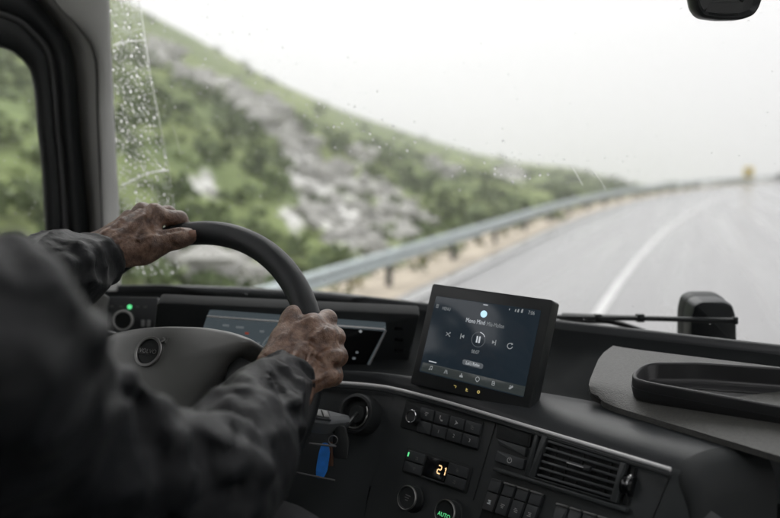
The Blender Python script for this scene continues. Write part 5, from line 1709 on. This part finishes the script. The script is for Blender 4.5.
# thumb nail on the left hand
npos = P(192.0, 233.8, 1.0385)
NP = Plane(npos, nrm(P(196, 234, 1.05) - P(180, 237, 1.045)), cu)
M['nail'] = mat('nail', (.36, .21, .155), .3, .5)
hv, hf = [], []
for i in range(6):
    for j in range(6):
        a, b_ = -1 + 2 * i / 5, -1 + 2 * j / 5
        hv.append(NP.pt(a * .0055, b_ * .0050 * (1 - .12 * a), .0022 - .0035 * b_ * b_ - .0018 * a * a))
mk('thumb_nail', hv, grid_faces(6, 6, flip=True), M['nail'], person, sharp=None)
# hair
hr = SDF(); hr.cap(HEAD + np.array([0, -.03, .03]), HEAD + np.array([0, .02, .045]), .082, .076, .02); hr.cap(HEAD + np.array([0, -.055, -.03]), HEAD + np.array([0, -.04, .03]), .055, .065, .02)
V, F = hr.mesh(.007, lambda p: .008 * (vnoise(p[:, 0] * 110, p[:, 1] * 110, p[:, 2] * 60, seed=41) - .5))
mk('hair', V, F, mat('grey_hair', (.12, .11, .10), .7, .3, bump=(400, .8, .003)), person, sharp=None)

# ---------------- jacket
jk = SDF()
cuR = P(281, 386.5, .862)
jk.chain([(cuR, .0325), (P(263, 409, .81), .0405), (P(232, 457, .705), .0500), (R_EL, .0590), (P(58, 458, .515), .0590), (R_SH, .0640)], .030)
jk.chain([(P(94, 259, .995), .0330), (P(62, 274, .955), .0460), (P(0, 303, .88), .053), (L_EL, .062), (L_SH, .075)], .03)
jk.chain([(PELV, .17), (CHEST * .5 + PELV * .5, .165), (CHEST, .165)], .08)
jk.chain([(L_SH + np.array([.03, 0, -.02]), .085), (CHEST + np.array([0, 0, .10]), .12), (R_SH + np.array([-.03, -.02, -.03]), .062)], .06)
jk.chain([(NECK + np.array([0, 0, -.06]), .085), (NECK, .078)], .03)
jb = SDF(); jb.pr = list(jk.pr)
def fold(pts, r, k, sink=.35, op=1):
    ps = on_skin(jb, pts, r, k, sink)
    if len(ps) > 1: jk.chain([(p, r_ * (.5 if i in (0, len(ps) - 1) else 1)) for i, (p, r_) in enumerate(ps)], k, op)
# ridges
for pts, r in (([(118, 377), (135, 383), (150, 395), (160, 412), (168, 440), (176, 480), (180, 515)], .0085), ([(168, 396), (180, 408), (196, 424), (212, 446), (222, 475)], .0085), ([(205, 412), (228, 409), (250, 418), (266, 436)], .0070),
               ([(222, 396), (240, 398), (258, 412), (272, 430)], .0060), ([(238, 380), (256, 390), (268, 408), (281, 432)], .0060), ([(196, 432), (220, 430), (244, 440), (262, 460)], .0080), ([(214, 470), (236, 462), (256, 468), (272, 488)], .0080), ([(226, 420), (236, 446), (246, 480)], .0060),
               ([(60, 300), (84, 340), (104, 366)], .0090), ([(272, 366), (285, 372), (296, 384), (300, 398)], .0045), ([(262, 366), (276, 384), (291, 404), (296, 430)], .0050),
               ([(20, 250), (36, 275), (50, 300)], .008), ([(88, 242), (98, 252), (104, 268), (104, 280)], .0045), ([(50, 246), (64, 262), (70, 288)], .0050), ([(58, 240), (76, 246), (88, 262), (90, 280)], .0045)):
    fold(pts, r * 1.2, r * 1.3, .15)
for pts, r in (([(126, 396), (142, 410), (152, 436), (158, 480)], .0080), ([(214, 420), (236, 424), (254, 436)], .0055), ([(232, 390), (250, 402), (266, 422)], .0050), ([(268, 372), (282, 390), (288, 420)], .0040), ([(56, 250), (66, 268), (72, 290)], .0040), ([(88, 250), (94, 264), (96, 282)], .0035)):
    fold(pts, r * 1.3, r * 1.2, sink=-.35, op=-1)
for pts in ([(186, 470), (206, 440), (232, 412), (262, 386)], [(30, 252), (60, 250), (88, 250)]):
    ps = on_skin(jb, pts, .0022, .003, .2)
    if len(ps) > 1: jk.chain(ps, .003)
# stitched hems
for c_, ax_, r_ in ((cuR + nrm(R_WR - R_EL) * .006, nrm(R_WR - R_EL), .0318), (P(94, 259, .995) + nrm(P(99, 251, 1.005) - P(62, 274, .955)) * .008, nrm(P(99, 251, 1.005) - P(62, 274, .955)), .0322)):
    a_ = nrm(np.cross(ax_, (0, 0, 1))); b_ = np.cross(a_, ax_)
    for back in (0, .020):
        ring_ = [c_ - ax_ * back + (r_ + back * .12 + .0012 * math.sin(3 * t + 1)) * (math.cos(t) * a_ + math.sin(t) * b_) for t in np.linspace(0, 2 * math.pi, 26)]
        jk.chain([(q_, .0034 if back == 0 else .0022) for q_ in ring_], .004)
# open cuffs
axr = nrm(R_WR - R_EL); axl = nrm(P(99, 251, 1.005) - P(62, 274, .955))
jk.cap(cuR + axr * .012, cuR + axr * .09, .0300, .045, .004, op=-1)
jk.cap(P(94, 259, .995) + axl * .014, P(94, 259, .995) + axl * .09, .0305, .046, .004, op=-1)
def cloth_disp(p):
    w = 2.2 * vnoise(p[:, 0] * 11, p[:, 1] * 11, p[:, 2] * 11, seed=57)
    rdg = (1 - np.abs(2 * vnoise(p[:, 0] * 30 + w, p[:, 1] * 17, p[:, 2] * 30 + w, seed=55) - 1)) ** 3
    return -.0060 * rdg + .0055 * (vnoise(p[:, 0] * 24, p[:, 1] * 24, p[:, 2] * 24, seed=51) - .5) + .0035 * (fbm(p[:, 0] * 60 + 3 * vnoise(p[:, 0] * 14, p[:, 1] * 14, p[:, 2] * 14), p[:, 1] * 36, p[:, 2] * 60, seed=52, oct_=3) - .45)
V, F = jk.mesh(.0038, cloth_disp)
V = tris_smooth(V, F, 1, .5)
M['jacket'] = mat('dark_jacket_cloth', (.0052, .0066, .0084), .40, .27, bump=(34, .45, .009), var=(14, .2), bump2=(2200, .5, .0006), sheen=.05)
jacket = mk('jacket', V, F, M['jacket'], person, sharp=None)
# cuff hem
def hem(c, ax, r, el=1.0):
    a = nrm(np.cross(ax, (0, 0, 1))); b_ = np.cross(a, ax)
    return [c + r * (math.cos(t) * a + math.sin(t) * b_) for t in np.linspace(0, 2 * math.pi, 40)]
# ---------------- trousers and shoes, seat
tj = SDF()
KR, KL = P(268, 590, .78), np.array([-.78, .66, 1.98])
AR, AL = np.array([-.45, .98, 1.42]), np.array([-.75, .95, 1.42])
tj.chain([(PELV + np.array([.10, .02, -.02]), .12), (KR, .078), (AR, .055)], .04)
tj.chain([(PELV + np.array([-.10, .02, -.02]), .12), (KL, .078), (AL, .055)], .04)
V, F = tj.mesh(.009, lambda p: .008 * (vnoise(p[:, 0] * 22, p[:, 1] * 22, p[:, 2] * 22, seed=61) - .5))
mk('trousers', V, F, mat('dark_trousers', (.022, .023, .025), .8, .3, bump=(900, .4, .001)), person, sharp=None)
sh_ = SDF()
for a in (AR, AL): sh_.chain([(a + np.array([0, -.03, -.06]), .048), (a + np.array([0, .08, -.075]), .044), (a + np.array([0, .16, -.085]), .034)], .02)
V, F = sh_.mesh(.008); mk('shoes', V, F, M['seal'], person, sharp=None)
seat = thing('driver_seat', (PELV[0], PELV[1] + .05, FLOOR), 'dark fabric driver seat under the person', 'seat')
M['seat'] = mat('seat_fabric', (.03, .031, .033), .9, .3, bump=(800, .4, .001))
s1 = SDF(); c0 = PELV + np.array([0, .0, -.19])
for dx in (-.19, -.06, .06, .19): s1.cap(c0 + np.array([dx, -.12, -.01]), c0 + np.array([dx, .28, .0]), .07, .065, .05)
V, F = s1.mesh(.012); mk('cushion', V, F, M['seat'], seat, sharp=None)
s2 = SDF(); b0 = PELV + np.array([0, -.24, -.08])
for dx in (-.17, -.05, .05, .17): s2.cap(b0 + np.array([dx, 0, 0]), b0 + np.array([dx * .8, -.13, .62]), .065, .055, .05)
V, F = s2.mesh(.012); mk('backrest', V, F, M['seat'], seat, sharp=None)
mk('pedestal', *prism_vf(Plane((PELV[0], PELV[1] + .05, FLOOR), (1, 0, 0), (0, 1, 0)), [(-.2, -.22), (.2, -.22), (.2, .22), (-.2, .22)], 0, PELV[2] - .24 - FLOOR, .01, .03), M['dash_dark'], seat)
